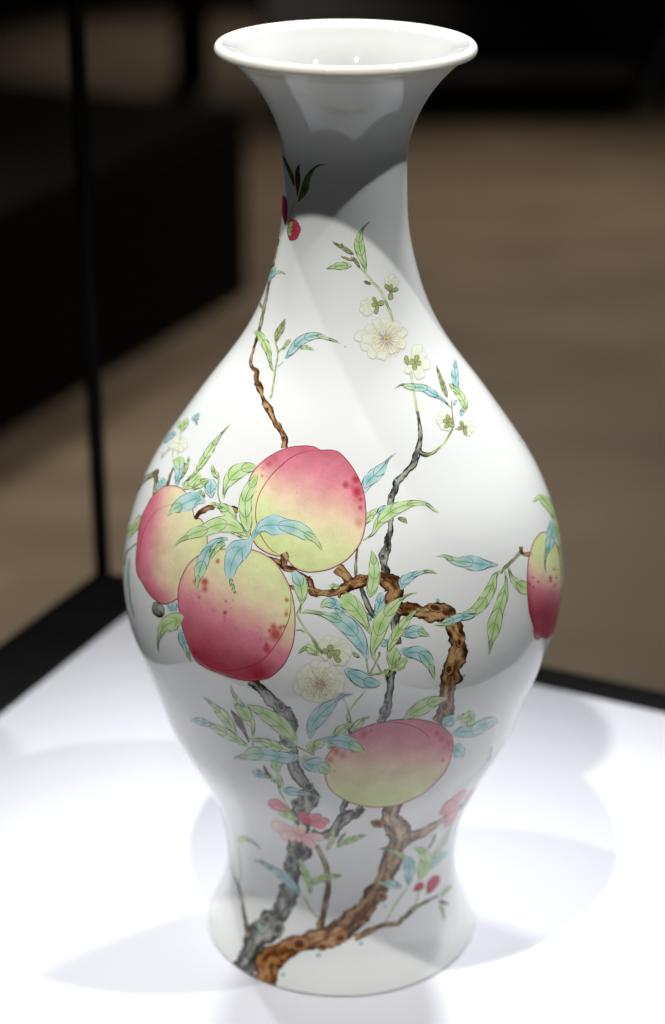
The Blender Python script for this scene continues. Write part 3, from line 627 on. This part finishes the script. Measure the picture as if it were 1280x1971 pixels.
# lowest peach
peach('A6', [(245, 520), (185, 560), (130, 610), (92, 660), (80, 720), (84, 790), (108, 850), (150, 893), (210, 930), (280, 956), (370, 971), (460, 968), (540, 955), (620, 922), (700, 877), (770, 812), (822, 750), (852, 680), (870, 600), (868, 555), (848, 512), (800, 472), (740, 447), (670, 433), (600, 428), (530, 433), (470, 442), (400, 456), (320, 482)],
      [[(470, 447), (540, 452), (600, 464), (650, 484), (695, 513), (724, 548), (738, 592)]],
      lambda X, Y: 0.78-0.78*sstep(1362, 1590, Y-0.06*(X-750)) + 0.12*sstep(800, 870, X)*sstep(1470, 1400, Y),
      spots=[(772, 517, 22, .8), (800, 555, 26, .7), (840, 580, 30, .7), (815, 600, 16, .5), (808, 684, 16, .6), (365, 500, 12, .7), (320, 520, 40, .6), (150, 625, 34, .7), (115, 680, 28, .6), (190, 650, 30, .5), (260, 610, 34, .5), (140, 748, 10, .6), (850, 620, 16, .5), (700, 490, 16, .2)],
      label="lowest peach, mauve pink above and yellow green below", center=(749, 1470))
# right peach on the curve of the belly
peach('D7', [(1035, 118), (985, 130), (940, 180), (910, 240), (890, 310), (872, 380), (862, 500), (860, 640), (868, 780), (880, 880), (905, 970), (920, 1010), (925, 1080), (930, 1120), (950, 1138), (975, 1130), (1000, 1112), (1020, 1125), (1060, 1115), (1100, 1070), (1135, 990), (1162, 860), (1176, 700), (1180, 560), (1172, 430), (1150, 290), (1110, 185), (1070, 130)],
      [], lambda X, Y: sstep(1035, 1200, Y-0.35*(X-1050))*0.92 + 0.12*sstep(1030, 1015, X),
      spots=[(915, 550, 15, .8), (962, 590, 15, 1), (878, 610, 20, .9), (920, 640, 15, .8), (1080, 550, 24, 1), (1080, 580, 22, .9), (1112, 470, 16, .9), (1135, 550, 14, .9), (1115, 630, 16, .7), (900, 330, 14, .6), (885, 430, 14, .5), (885, 770, 18, .7), (1145, 480, 12, .5), (1105, 700, 14, .4), (1128, 610, 12, .7)],
      label="peach on the right edge of the belly, yellow green above crimson", center=(1049, 1130))

# --- level 5: leaves and blossoms in front
LEVEL[0] = 8
leaf('C3', 'g', [(235, 800, 4), (310, 750, 10), (350, 670, 30), (410, 610, 44), (480, 560, 46), (560, 530, 34), (640, 512, 20), (720, 520, 12), (780, 565, 8), (818, 585, 4)], label="long green leaf crossing the grey branch right of the upper peach")
leaf('C3', 'bg', [(530, 1180, 8), (545, 1120, 36), (590, 1085, 32), (640, 1060, 20), (700, 1042, 13), (760, 1040, 10), (805, 1053, 3)], label="blue leaf with a green tip above the brown branch")
leaf('C3', 'bg', [(1275, 990, 4), (1210, 985, 22), (1150, 985, 44), (1080, 975, 58), (1020, 965, 44), (960, 965, 30), (900, 940, 20), (860, 920, 10), (790, 922, 3)], label="blue leaf pointing left toward the bare middle of the vase")
leaf('C1', 'g', [(390, 285, 4), (335, 275, 20), (290, 262, 4)])
leaf('C1', 'bg', [(385, 440, 10), (330, 408, 40), (275, 402, 34), (225, 435, 4)])
leaf('C1', 'b', [(420, 490, 8), (380, 460, 28), (335, 445, 8)])
leaf('C1', 'g', [(614, 640, 4), (565, 545, 34), (500, 450, 58), (430, 385, 62), (380, 365, 24)], label="broad green leaf hanging under the brown branch")
leaf('D7', 'g', [(600, 480, 6), (550, 540, 24), (520, 640, 44), (460, 750, 56), (400, 830, 50), (330, 870, 30), (250, 875, 8)], label="green leaf hanging from the right peach's twig, nearer the middle")
leaf('D7', 'g', [(650, 490, 8), (660, 600, 14), (632, 720, 46), (590, 850, 50), (560, 950, 62), (538, 1050, 62), (520, 1140, 28), (505, 1230, 8), (493, 1290, 3)], label="long green leaf hanging from the right peach's twig")
leaf('D7', 'bg', [(385, 895, 6), (310, 915, 30), (230, 922, 38), (150, 950, 40), (90, 975, 34), (30, 992, 14), (-25, 1000, 4)])
leaf('C1', 'g', [(770, 915, 6), (785, 840, 50), (800, 780, 48), (820, 750, 10)]); leaf('C1', 'g', [(775, 920, 10), (830, 875, 44), (862, 850, 32), (900, 840, 4)])
leaf('C1', 'g', [(530, 820, 4), (498, 800, 14), (470, 775, 3)])
leaf('C1', 'g', [(215, 800, 6), (170, 765, 36), (125, 742, 24), (90, 760, 12), (55, 790, 3)])
leaf('C5', 'b', [(950, 490, 6), (960, 400, 42), (1010, 320, 60), (1080, 250, 46), (1130, 210, 22), (1200, 155, 7), (1278, 146, 3)], label="blue leaf below the large white blossom")
leaf('A6', 'g', [(570, 428, 6), (620, 392, 30), (680, 360, 42), (740, 325, 36), (800, 306, 16), (832, 298, 4)], label="green leaf over the brown branch above the lowest peach")
# leaves of the left group
leaf('C4', 'g', [(640, 810, 5), (740, 740, 9), (800, 660, 20), (860, 570, 34), (930, 460, 36), (990, 370, 22), (1050, 290, 9), (1135, 195, 4)], label="long narrow green blade of a leaf at the left")
leaf('C4', 'bg', [(590, 825, 12), (600, 750, 30), (618, 680, 50), (615, 600, 58), (608, 548, 44), (600, 532, 10)], label="blue leaf standing above the left peach")
leaf('C4', 'g', [(635, 760, 5), (680, 650, 20), (700, 590, 16), (722, 530, 3)]); leaf('C4', 'b', [(460, 390, 6), (510, 330, 24), (560, 290, 22), (590, 280, 4)], lw=.8)
leaf('C4', 'b', [(740, 140, 6), (780, 132, 30), (812, 95, 16), (822, 72, 4)], lw=.9); leaf('C4', 't', [(775, 140, 10), (790, 175, 12), (798, 208, 3)], lw=.8)
leaf('C4', 'g', [(640, 272, 8), (662, 210, 34), (690, 160, 26), (702, 128, 6)], lw=.9); leaf('C4', 'g', [(600, 240, 8), (618, 195, 14), (625, 160, 4)], lw=.7)
leaf('C4', 'p', [(430, 545, 6), (460, 490, 14), (525, 430, 8)], lw=.7, faint=.3)
leaf('C2', 'g', [(130, 320, 10), (180, 290, 36), (225, 250, 46), (262, 210, 16)]); leaf('C2', 'g', [(200, 330, 8), (265, 282, 32), (340, 252, 6)])
leaf('C2', 'g', [(410, 252, 6), (382, 212, 22), (363, 180, 16), (355, 140, 3)]); leaf('C2', 'b', [(350, 392, 6), (340, 335, 42), (345, 290, 44), (342, 262, 28), (338, 250, 6)])
leaf('C2', 'bg', [(300, 425, 8), (230, 400, 54), (155, 430, 62), (80, 470, 44), (40, 500, 12), (5, 540, 3)], label="blue leaf lying over the top of the left peach")
leaf('C2', 'g', [(300, 390, 4), (275, 352, 14), (245, 342, 4)]); leaf('C2', 'g', [(440, 475, 6), (385, 450, 18), (340, 432, 4)])
leaf('C2', 'g', [(545, 565, 6), (505, 520, 34), (450, 475, 38), (395, 450, 12)])
leaf('C2', 'g', [(590, 700, 6), (535, 660, 20), (480, 650, 6)])
LEVEL[0] = 9
leaf('C1', 'bg', [(592, 835, 6), (562, 760, 34), (510, 660, 62), (430, 570, 64), (345, 522, 44), (275, 497, 24), (210, 480, 14), (130, 466, 11), (80, 480, 3)], label="longest blue leaf, crossing the middle below the brown branch")
leaf('C1', 'b', [(415, 905, 10), (450, 935, 34), (500, 965, 54), (550, 990, 54), (600, 1010, 42), (650, 1022, 28), (692, 1023, 6)], label="blue leaf touching the right of the large white blossom")
leaf('C1', 'bg', [(845, 752, 6), (900, 780, 36), (980, 785, 52), (1045, 830, 46), (1080, 900, 26), (1105, 995, 3)], label="blue leaf bending down at the middle right")
leaf('C2', 'bg', [(475, 705, 10), (400, 722, 20), (340, 770, 34), (300, 840, 40), (278, 900, 48), (255, 970, 40), (240, 1040, 16), (230, 1115, 3)], label="narrow blue leaf over the left of the large lower peach")
leaf('C2', 'g', [(455, 745, 10), (402, 765, 30), (362, 805, 28), (335, 870, 6)])
leaf('C2', 'g', [(630, 690, 8), (622, 600, 38), (610, 500, 50), (612, 400, 46), (650, 310, 42), (682, 250, 22), (705, 205, 3)], label="upright green leaf over the left of the upper peach")
leaf('C2', 'g', [(628, 692, 6), (560, 632, 38), (480, 597, 60), (390, 602, 58), (300, 640, 48), (220, 662, 40), (150, 700, 18), (100, 730, 10), (55, 778, 4)], label="long green leaf reaching left over the left peach")
leaf('D7', 'b', [(1090, 10, 20), (1100, 80, 46), (1080, 170, 44), (1068, 250, 36), (1040, 320, 14), (1025, 420, 5), (1035, 505, 3)], label="blue leaf hanging over the right peach", lw=1.1)
leaf('D7', 'g', [(1190, 760, 8), (1192, 560, 10), (1182, 400, 10), (1168, 250, 14), (1150, 120, 18), (1120, 10, 16)], lw=.8)
leaf('A4', 'g', [(1150, 570, 8), (1130, 520, 14), (1100, 475, 22), (1070, 452, 12), (1040, 475, 3)], lw=1.0)
leaf('D5', 'g', [(790, 1290, 60), (730, 1270, 95), (640, 1310, 108), (560, 1350, 70), (522, 1440, 38), (492, 1530, 14), (490, 1620, 9), (505, 1690, 4)], label="green leaf below the left peach")
leaf('D5', 'b', [(125, 480, 5), (117, 650, 13), (115, 820, 13), (135, 980, 8), (165, 1130, 5), (195, 1240, 2)], lw=.7)
# lower left spray
leaf('C5', 'g', [(385, 465, 4), (340, 390, 28), (280, 310, 36), (220, 250, 22), (172, 202, 8), (115, 155, 3)]); leaf('C5', 'g', [(470, 545, 5), (380, 492, 26), (290, 440, 36), (220, 402, 24), (155, 368, 10)])
leaf('C5', 'b', [(205, 388, 6), (130, 362, 26), (80, 347, 22), (25, 345, 3)]); leaf('C5', 'g', [(505, 485, 5), (508, 400, 16), (460, 310, 44), (402, 230, 34), (368, 165, 14), (345, 105, 6), (335, 65, 3)], label="upright green leaf in the lower left spray")
leaf('C5', 'm', [(480, 515, 4), (440, 430, 14), (402, 360, 24), (370, 310, 14), (338, 268, 3)]); leaf('C5', 'g', [(840, 560, 4), (760, 572, 24), (670, 542, 38), (580, 507, 22), (480, 490, 4)])
leaf('C5', 'g', [(700, 755, 8), (690, 705, 42), (690, 660, 36), (692, 645, 8)]); leaf('C5', 'b', [(625, 780, 6), (572, 765, 24), (530, 748, 22), (505, 732, 6)])
leaf('C5', 'm', [(650, 790, 4), (612, 742, 12), (588, 688, 3)], lw=.9); leaf('C5', 'g', [(705, 880, 4), (722, 830, 20), (700, 765, 16)]); leaf('C5', 'g', [(690, 830, 4), (650, 790, 18), (600, 770, 8)])
leaf('C5', 'bg', [(735, 880, 10), (800, 890, 32), (870, 902, 22), (940, 915, 10), (1040, 940, 3)]); leaf('C5', 'g', [(845, 1112, 6), (780, 1080, 24), (700, 1058, 8)])
leaf('C5', 'g', [(980, 610, 4), (950, 550, 32), (932, 515, 18)]); leaf('C5', 'g', [(970, 580, 6), (1010, 532, 36), (1062, 518, 8)])
leaf('D1', 'p', [(-10, 400, 24), (30, 375, 36), (90, 380, 18), (140, 400, 8), (205, 460, 3)], lw=.9)
leaf('D1', 'b', [(580, 905, 6), (540, 840, 26), (470, 770, 40), (390, 700, 36), (330, 660, 24), (250, 610, 18), (190, 578, 10), (135, 568, 3)], label="blue leaf over the grey branch near the foot")
leaf('D1', 'g', [(675, 890, 6), (670, 800, 28), (640, 720, 34), (602, 640, 24), (580, 560, 6)]); leaf('D1', 'g', [(680, 805, 8), (740, 755, 30), (830, 730, 28), (920, 718, 16), (985, 712, 3)])
leaf('D1', 'g', [(920, 445, 6), (1000, 402, 24), (1080, 370, 28), (1150, 340, 16), (1215, 332, 3)]); leaf('D1', 'o', [(930, 410, 4), (972, 352, 16), (1022, 300, 4)], lw=.9)
leaf('D1', 'p', [(830, 480, 6), (870, 400, 28), (890, 330, 22), (885, 280, 6)], lw=.9)
leaf('D2', 'b', [(620, 1015, 4), (622, 920, 38), (632, 830, 58), (615, 770, 44), (575, 735, 16)]); leaf('D2', 'g', [(590, 748, 24), (520, 702, 20), (450, 670, 12), (390, 655, 6), (335, 665, 2)])
leaf('D2', 'bg', [(560, 1020, 6), (500, 1000, 32), (430, 988, 32), (370, 985, 18), (322, 980, 4)]); leaf('D2', 'g', [(720, 960, 12), (760, 850, 48), (785, 760, 50), (760, 695, 44), (710, 660, 20), (650, 650, 3)])
leaf('D2', 'g', [(930, 1110, 6), (960, 1070, 20), (1000, 1032, 22), (1030, 990, 6)], lw=.9); leaf('D2', 'g', [(925, 1180, 8), (935, 1225, 18), (955, 1290, 6), (960, 1340, 2)], lw=.9)
leaf('D2', 'm', [(905, 1150, 8), (950, 1165, 14), (1000, 1185, 4)], lw=.7)
leaf('D4', 'g', [(1042, 812, 8), (1030, 720, 34), (972, 620, 34), (912, 560, 18), (870, 515, 4)]); leaf('D4', 'bg', [(890, 770, 3), (800, 680, 14), (700, 622, 36), (620, 572, 36), (520, 562, 36), (440, 550, 22), (385, 537, 7), (310, 582, 3)], label="blue leaf crossing the twig on the right shoulder")
LEVEL[0] = 10
leaf('C1', 'g', [(640, 845, 6), (632, 760, 24), (668, 650, 50), (692, 560, 60), (740, 480, 54), (800, 420, 36), (850, 370, 14), (905, 338, 5), (968, 320, 3)], label="upright green leaf overlapping the brown branch in the middle")
leaf('C2', 'b', [(655, 720, 16), (605, 765, 62), (545, 815, 84), (505, 900, 58), (492, 980, 36), (496, 1024, 10)], label="broad teal leaf hanging over the top of the large lower peach")
leaf('C2', 'g', [(497, 1012, 10), (508, 1070, 16), (525, 1112, 10), (543, 1138, 3)])
leaf('C2', 'bg', [(658, 725, 10), (690, 662, 22), (745, 612, 46), (830, 602, 78), (930, 612, 54), (1010, 632, 58), (1080, 672, 50), (1140, 712, 22), (1180, 762, 10), (1203, 815, 3)], label="large curling blue leaf across the upper peach")
leaf('C5', 'g', [(838, 540, 8), (812, 475, 36), (730, 392, 58), (640, 322, 52), (560, 272, 36), (500, 245, 16), (460, 225, 4)], label="long green leaf across the grey branch at lower left")
leaf('C5', 'bg', [(862, 622, 12), (775, 635, 44), (690, 622, 42), (600, 607, 48), (510, 602, 52), (445, 622, 26), (390, 630, 8), (350, 650, 3)], label="long blue leaf across the grey branch at lower left")
leaf('C5', 'b', [(370, 217, 4), (412, 230, 14), (465, 240, 4)], lw=1.0)
leaf('C5', 'p', [(870, 650, 8), (905, 635, 22), (950, 630, 8)], line=(190, 160, 150)); leaf('C5', 'bg', [(868, 660, 18), (940, 685, 46), (1010, 690, 58), (1070, 722, 40), (1115, 755, 6)], label="blue leaf touching the left of the lowest peach")
leaf('A6', 'bg', [(60, 555, 6), (130, 560, 26), (200, 566, 42), (255, 590, 36), (300, 615, 18), (330, 635, 4)], label="blue leaf lying over the top left of the lowest peach")
LEVEL[0] = 11
leaf('C1', 'g', [(742, 800, 6), (770, 720, 26), (820, 630, 40), (870, 560, 34), (920, 500, 16), (980, 465, 6), (1062, 455, 3)], label="green leaf just right of the upright middle leaf")
branch('P', 'tan', [(547, 1090, 6), (547, 1078, 7), (548, 1070, 9), (546, 1064, 7)], name="knob", rough=.1)

# --- blossoms
LEVEL[0] = 10
blossom('D3', (525, 995), [(255, 960, 60), (300, 1060, 58), (400, 880, 60), (350, 880, 46), (380, 1150, 56), (480, 1170, 52), (520, 810, 58), (430, 820, 44), (640, 850, 58), (700, 920, 50), (690, 1040, 56), (600, 1110, 50), (320, 990, 50), (640, 1000, 50), (420, 1090, 50)], stamens=30, R=150, label="open white blossom on the right shoulder")
LEVEL[0] = 10
blossom('C1', (225, 1025), [(30, 960, 62), (10, 1060, 66), (90, 880, 62), (180, 830, 56), (270, 850, 60), (360, 900, 62), (420, 980, 60), (420, 1060, 60), (330, 1130, 62), (200, 1170, 60), (90, 1140, 62), (40, 1020, 54), (150, 900, 48), (340, 960, 56), (380, 1040, 50), (250, 1120, 46), (110, 1080, 50)], stamens=34, R=130, label="large open white blossom in the middle, left of the branches")
LEVEL[0] = 9
blossom('C1', (320, 775), [(280, 650, 66), (215, 700, 44), (370, 665, 50), (440, 700, 50), (480, 770, 66), (440, 860, 62), (370, 880, 40), (240, 830, 36)], sepals=[((310, 775), (300, 725), 26), ((320, 775), (380, 790), 26), ((300, 790), (245, 765), 24), ((330, 800), (375, 860), 22), ((320, 800), (280, 800), 26)], label="white blossom seen from behind above the large white blossom")
LEVEL[0] = 9
blossom('D3', (560, 600), [(530, 470, 34), (575, 455, 34), (615, 480, 30)], sepals=[((560, 600), (515, 545), 17), ((560, 595), (565, 545), 17), ((565, 600), (622, 578), 17), ((562, 605), (560, 665), 23)], label="upper white bud on the right shoulder")
LEVEL[0] = 9
blossom('D3', (440, 700), [(360, 660, 40), (310, 700, 34), (300, 760, 34), (345, 800, 38), (400, 760, 40)], sepals=[((450, 705), (418, 650), 16), ((455, 705), (408, 716), 20), ((455, 710), (440, 782), 18), ((450, 705), (505, 690), 24)], label="white bud left of the twig on the right shoulder")
LEVEL[0] = 10
blossom('D4', (520, 310), [(560, 110, 66), (640, 200, 44), (690, 330, 70), (600, 480, 62), (430, 420, 40), (410, 270, 40)], sepals=[((520, 310), (555, 235), 28), ((520, 310), (590, 320), 28), ((520, 310), (525, 385), 26), ((525, 310), (470, 300), 34), ((450, 330), (430, 240), 24)], label="white blossom seen from behind lower on the right shoulder")
LEVEL[0] = 9
blossom('D4', (865, 925), [(790, 800, 54), (735, 880, 34), (745, 920, 26), (780, 980, 46), (850, 1010, 36)], sepals=[((870, 925), (860, 845), 24), ((870, 925), (815, 905), 22), ((870, 925), (840, 985), 24), ((865, 925), (915, 890), 24), ((865, 930), (905, 960), 28)], label="small white bud at the right shoulder, left of a pair")
LEVEL[0] = 9
blossom('D4', (1025, 975), [(1060, 890, 34), (1120, 930, 36), (1135, 1000, 40), (1090, 1055, 34)], sepals=[((1025, 975), (990, 910), 18), ((1025, 975), (965, 985), 20), ((1025, 975), (1060, 975), 20), ((1025, 975), (1050, 1050), 20)], label="small white bud at the right shoulder, right of a pair")
LEVEL[0] = 6
blossom('C4', (620, 400), [(560, 330, 40), (690, 350, 44), (700, 430, 40), (560, 450, 40), (500, 430, 34), (640, 480, 30)], label="faint white blossom at the far left shoulder")
LEVEL[0] = 10
blossom('D1', (585, 335), [(305, 220, 58), (395, 335, 46), (480, 370, 34), (520, 225, 30), (600, 230, 50), (805, 355, 46), (720, 450, 44), (560, 390, 30)], kind='k', label="open pink blossom over the grey branch near the foot")
LEVEL[0] = 9
blossom('D1', (660, 220), [(690, 130, 40), (770, 140, 40), (860, 195, 40), (820, 245, 36)], kind='q', label="half open rose pink blossom behind the open pink one")
LEVEL[0] = 12
petal('D1', MOTIFS[-1].parent, (670, 215), (570, 120), 50, (214, 108, 122), (196, 72, 94), (150, 50, 76)).name = "petal"
LEVEL[0] = 9
blossom('D1', (480, 105), [(280, 5, 56), (330, 60, 34)], kind='q', sepals=[((490, 108), (400, 75), 20), ((480, 110), (420, 112), 16)], label="rose pink bud above the open pink blossom")
LEVEL[0] = 9
blossom('D2', (920, 335), [(1165, 115, 44), (1080, 200, 60)], kind='q', label="pink bud on the right edge above the thin branch")
LEVEL[0] = 9
blossom('D2', (965, 450), [(1080, 300, 40)], kind='q', label="pink bud on the right edge below the thin branch")
blossom('D2', (1180, 180), [(1260, 90, 20)], kind='q')
LEVEL[0] = 9
blossom('D2', (800, 1080), [(900, 910, 50), (850, 940, 40)], kind='r', label="red bud low on the right")
LEVEL[0] = 9
blossom('D2', (675, 1055), [(760, 985, 40)], kind='r', label="small dark red bud low on the right")
LEVEL[0] = 9
blossom('D6', (525, 660), [(575, 590, 50), (612, 670, 50), (570, 742, 50)], kind='r', sepals=[((515, 655), (545, 600), 18), ((515, 655), (545, 665), 18), ((510, 650), (530, 715), 18)], label="red flower bud on the neck at the shadow's edge")
LEVEL[0] = 9
blossom('D6', (490, 615), [(475, 400, 30)], kind='r', label="dark red bud at the left edge of the neck")

# ------------------------------------------------------------------ lay the motifs onto the vase
allP = np.concatenate([np.concatenate(m.v) for m in MOTIFS]); allO = np.concatenate([np.concatenate(m.o) for m in MOTIFS])
TH, ZZ = surf_ray(allP[:, 0], allP[:, 1])
RR = np.interp(ZZ, ZT, RT); DD = np.interp(ZZ, ZT, DT)
NN = np.stack([np.sin(TH), -np.cos(TH), -DD], -1); NN /= np.linalg.norm(NN, axis=1)[:, None]
XYZ = np.stack([RR*np.sin(TH), -RR*np.cos(TH), ZZ], -1) + NN*(0.05e-3+allO)[:, None]
k = 0
for m in MOTIFS:
    n = m.n; V = XYZ[k:k+n]; Nn = NN[k:k+n]; k += n
    Fq = np.concatenate([f for f in m.f])
    a, b, c, d = (V[Fq[:, i]] for i in range(4))
    g = np.cross(c-a, d-b); flip = (g*(Nn[Fq[:, 0]])).sum(1) < 0
    area = np.linalg.norm(g, axis=1)
    Fq[flip] = Fq[flip][:, ::-1]; Fq = Fq[area > 1e-13]
    me = bpy.data.meshes.new(m.name)
    me.vertices.add(n); me.vertices.foreach_set("co", V.astype(np.float32).ravel())
    # quads with a doubled corner at a blob's centre become triangles
    me.loops.add(Fq.size); me.loops.foreach_set("vertex_index", Fq.astype(np.int32).ravel())
    me.polygons.add(len(Fq)); me.polygons.foreach_set("loop_start", np.arange(0, Fq.size, 4, dtype=np.int32))
    me.update(calc_edges=True)
    me.polygons.foreach_set("use_smooth", [True]*len(Fq))
    col = np.clip(np.concatenate([np.broadcast_to(x, (len(x), 3)) for x in m.c]), 0.002, 0.9)
    at = me.color_attributes.new("Col", 'FLOAT_COLOR', 'POINT')
    at.data.foreach_set("color", np.concatenate([col, np.ones((n, 1))], 1).astype(np.float32).ravel())
    me.normals_split_custom_set_from_vertices([tuple(q) for q in Nn])
    me.materials.append(m.mat)
    m.obj = bpy.data.objects.new(m.name, me)
for m in MOTIFS:
    link(m.obj, m.parent.obj if m.parent else vase)
    if m.label: m.obj["label"] = m.label

# ================================================================== display case
CASE = math.radians(65.2)                   # direction of the case's left edge seen from above
ax = np.array([math.cos(CASE), math.sin(CASE)]); bx = np.array([math.sin(CASE), -math.cos(CASE)])
ROT = CASE
M_PLINTH = mat_simple("white_matt_plinth", (0.595, 0.595, 0.64), 0.55, 0.25, (9, 0.012))
M_FRAME = mat_simple("black_powder_coated_metal", (0.006, 0.006, 0.006), 0.38, 0.12, (60, 0.3))
M_SEAL = mat_simple("dark_glass_seam", (0.004, 0.004, 0.004), 0.6, 0.15)
case = link(bpy.data.objects.new("display_case", None), None, label="black framed glass display case with a white plinth top under the vase", category="display case")
case.location = (0, 0, 0); case.rotation_euler = (0, 0, ROT)
S = 0.2425; WL = 0.044; WR = 0.0195         # local +x = far corner side (right-hand rail), local +y = left rail
bevel_box("plinth_top", 2*S, 2*S, 0.06, M_PLINTH, (0, 0, -0.06), bev=0.001, parent=case)
bevel_box("plinth_base", 2*S+0.04, 2*S+0.06, 0.93, M_FRAME, (0.0, 0.0, -1.0), bev=0.002, parent=case)
bevel_box("frame_rail", 2*S+WR, WL, 0.062, M_FRAME, (WR/2, S+WL/2+0.0005, -0.06), bev=0.0015, parent=case, label="wide black rail along the left edge of the plinth top")
bevel_box("frame_rail", WR, 2*S, 0.062, M_FRAME, (S+WR/2+0.0005, -0.0005, -0.0602), bev=0.0015, parent=case, label="narrow black rail along the far edge of the plinth top")
bevel_box("frame_rail", 2*S+WR, WL, 0.062, M_FRAME, (WR/2, -S-WL/2-0.0005, -0.06), bev=0.0015, parent=case, label="black rail along the right edge of the plinth top")
bevel_box("frame_rail", WR, 2*S, 0.062, M_FRAME, (-S-WR/2-0.0005, 0, -0.0602), bev=0.0015, parent=case, label="black rail along the near edge of the plinth top")
GX, GY = S+WR-0.0045, S+WL-0.0045
bevel_box("corner_post", 0.0075, 0.0075, 0.75, M_SEAL, (GX, GY, 0.0022), bev=0.001, parent=case)
M_PANE = bpy.data.materials.new("clear_glass"); M_PANE.use_nodes = True
nt = M_PANE.node_tree; nt.nodes.clear()
o_ = nt.nodes.new("ShaderNodeOutputMaterial"); mx = nt.nodes.new("ShaderNodeMixShader"); tr = nt.nodes.new("ShaderNodeBsdfTransparent"); gl = nt.nodes.new("ShaderNodeBsdfGlossy")
fr_ = nt.nodes.new("ShaderNodeFresnel"); fr_.inputs[0].default_value = 1.45; gl.inputs["Roughness"].default_value = 0.0; tr.inputs[0].default_value = (0.975, 0.985, 0.98, 1)
ar_ = nt.nodes.new("ShaderNodeMath"); ar_.operation = "MULTIPLY"; ar_.inputs[1].default_value = 0.03   # anti-reflection coated museum glass
nt.links.new(fr_.outputs[0], ar_.inputs[0]); nt.links.new(ar_.outputs[0], mx.inputs[0]); nt.links.new(tr.outputs[0], mx.inputs[1]); nt.links.new(gl.outputs[0], mx.inputs[2]); nt.links.new(mx.outputs[0], o_.inputs[0])
bevel_box("glass_pane", 2*S-0.02, 0.006, 0.74, M_PANE, (GX-0.0045-S+0.01, GY, 0.0022), bev=0, parent=case)
bevel_box("glass_pane", 0.006, 2*S-0.02, 0.74, M_PANE, (GX, GY-0.0045-S+0.01, 0.0022), bev=0, parent=case)

# ================================================================== the dim gallery behind
FZ = -1.0
M_FLOOR = bpy.data.materials.new("brown_wood_floor"); M_FLOOR.use_nodes = True; nt = M_FLOOR.node_tree; b = nt.nodes["Principled BSDF"]
tc = nt.nodes.new("ShaderNodeTexCoord"); mp = nt.nodes.new("ShaderNodeMapping"); mp.inputs["Scale"].default_value = (0.7, 1.4, 1); mp.inputs["Rotation"].default_value = (0, 0, 0.4)
n_ = nt.nodes.new("ShaderNodeTexNoise"); n_.inputs["Scale"].default_value = 3.0; n_.inputs["Detail"].default_value = 5
r_ = nt.nodes.new("ShaderNodeValToRGB"); r_.color_ramp.elements[0].position = 0.3; r_.color_ramp.elements[0].color = (0.18, 0.135, 0.10, 1); r_.color_ramp.elements[1].position = 0.7; r_.color_ramp.elements[1].color = (0.30, 0.235, 0.185, 1)
nt.links.new(tc.outputs["Object"], mp.inputs[0]); nt.links.new(mp.outputs[0], n_.inputs["Vector"]); nt.links.new(n_.outputs["Fac"], r_.inputs[0]); nt.links.new(r_.outputs[0], b.inputs["Base Color"])
b.inputs["Roughness"].default_value = 0.6
mesh_obj("floor", [(-14, -6, FZ), (14, -6, FZ), (14, 16, FZ), (-14, 16, FZ)], [(0, 1, 2, 3)], M_FLOOR, None, kind="structure")
M_WALL = mat_simple("dark_grey_wall", (0.03, 0.03, 0.034), 0.8, 0.2, (2, 0.2))
mesh_obj("wall", [(-14, 11, FZ), (14, 11, FZ), (14, 11, 4), (-14, 11, 4), (-14, 11.2, FZ), (14, 11.2, FZ), (14, 11.2, 4), (-14, 11.2, 4)], [(0, 1, 2, 3), (7, 6, 5, 4), (3, 2, 6, 7)], M_WALL, None, kind="structure")
M_BLACK = mat_simple("matt_black_paint", (0.006, 0.006, 0.006), 0.7, 0.15, (20, 0.3))
M_DGREY = mat_simple("dark_grey_top", (0.004, 0.004, 0.004), 0.8, 0.04, (20, 0.3))
def plinth_at(name, corner, lx, ly, h, label, cat, z0=FZ, angle=CASE, top=M_DGREY, recess=0.04):
    """corner = near right corner on the floor; extends lx back along -axis a and ly to the left"""
    o = link(bpy.data.objects.new(name, None), None, label=label, category=cat)
    o.location = (corner[0], corner[1], z0); o.rotation_euler = (0, 0, angle)
    bevel_box("base", lx, ly, h-0.03, M_BLACK, (-lx/2, ly/2, 0), bev=0.004, parent=o)
    bevel_box("top_slab", lx-0.006, ly-0.006, 0.03, top, (-lx/2, ly/2, h-0.0295), bev=0.004, parent=o)
    return o
plinth_at("display_plinth", (-0.245, 4.12), 2.6, 1.6, 0.47, "low matt black plinth standing on the floor behind the case at left", "plinth")

plinth_at("display_platform", (1.02, 6.15), 1.25, 2.0, 0.16, "low wide black platform on the floor far behind the case at right", "platform", angle=math.radians(4), top=mat_simple("blue_grey_top", (0.10, 0.10, 0.115), 0.7, 0.2, (4, 0.3)))
plinth_at("display_stand", (-0.52, 6.9), 0.10, 0.10, 1.6, "thin dark upright stand far behind the case, near the back corner post", "stand", angle=CASE)
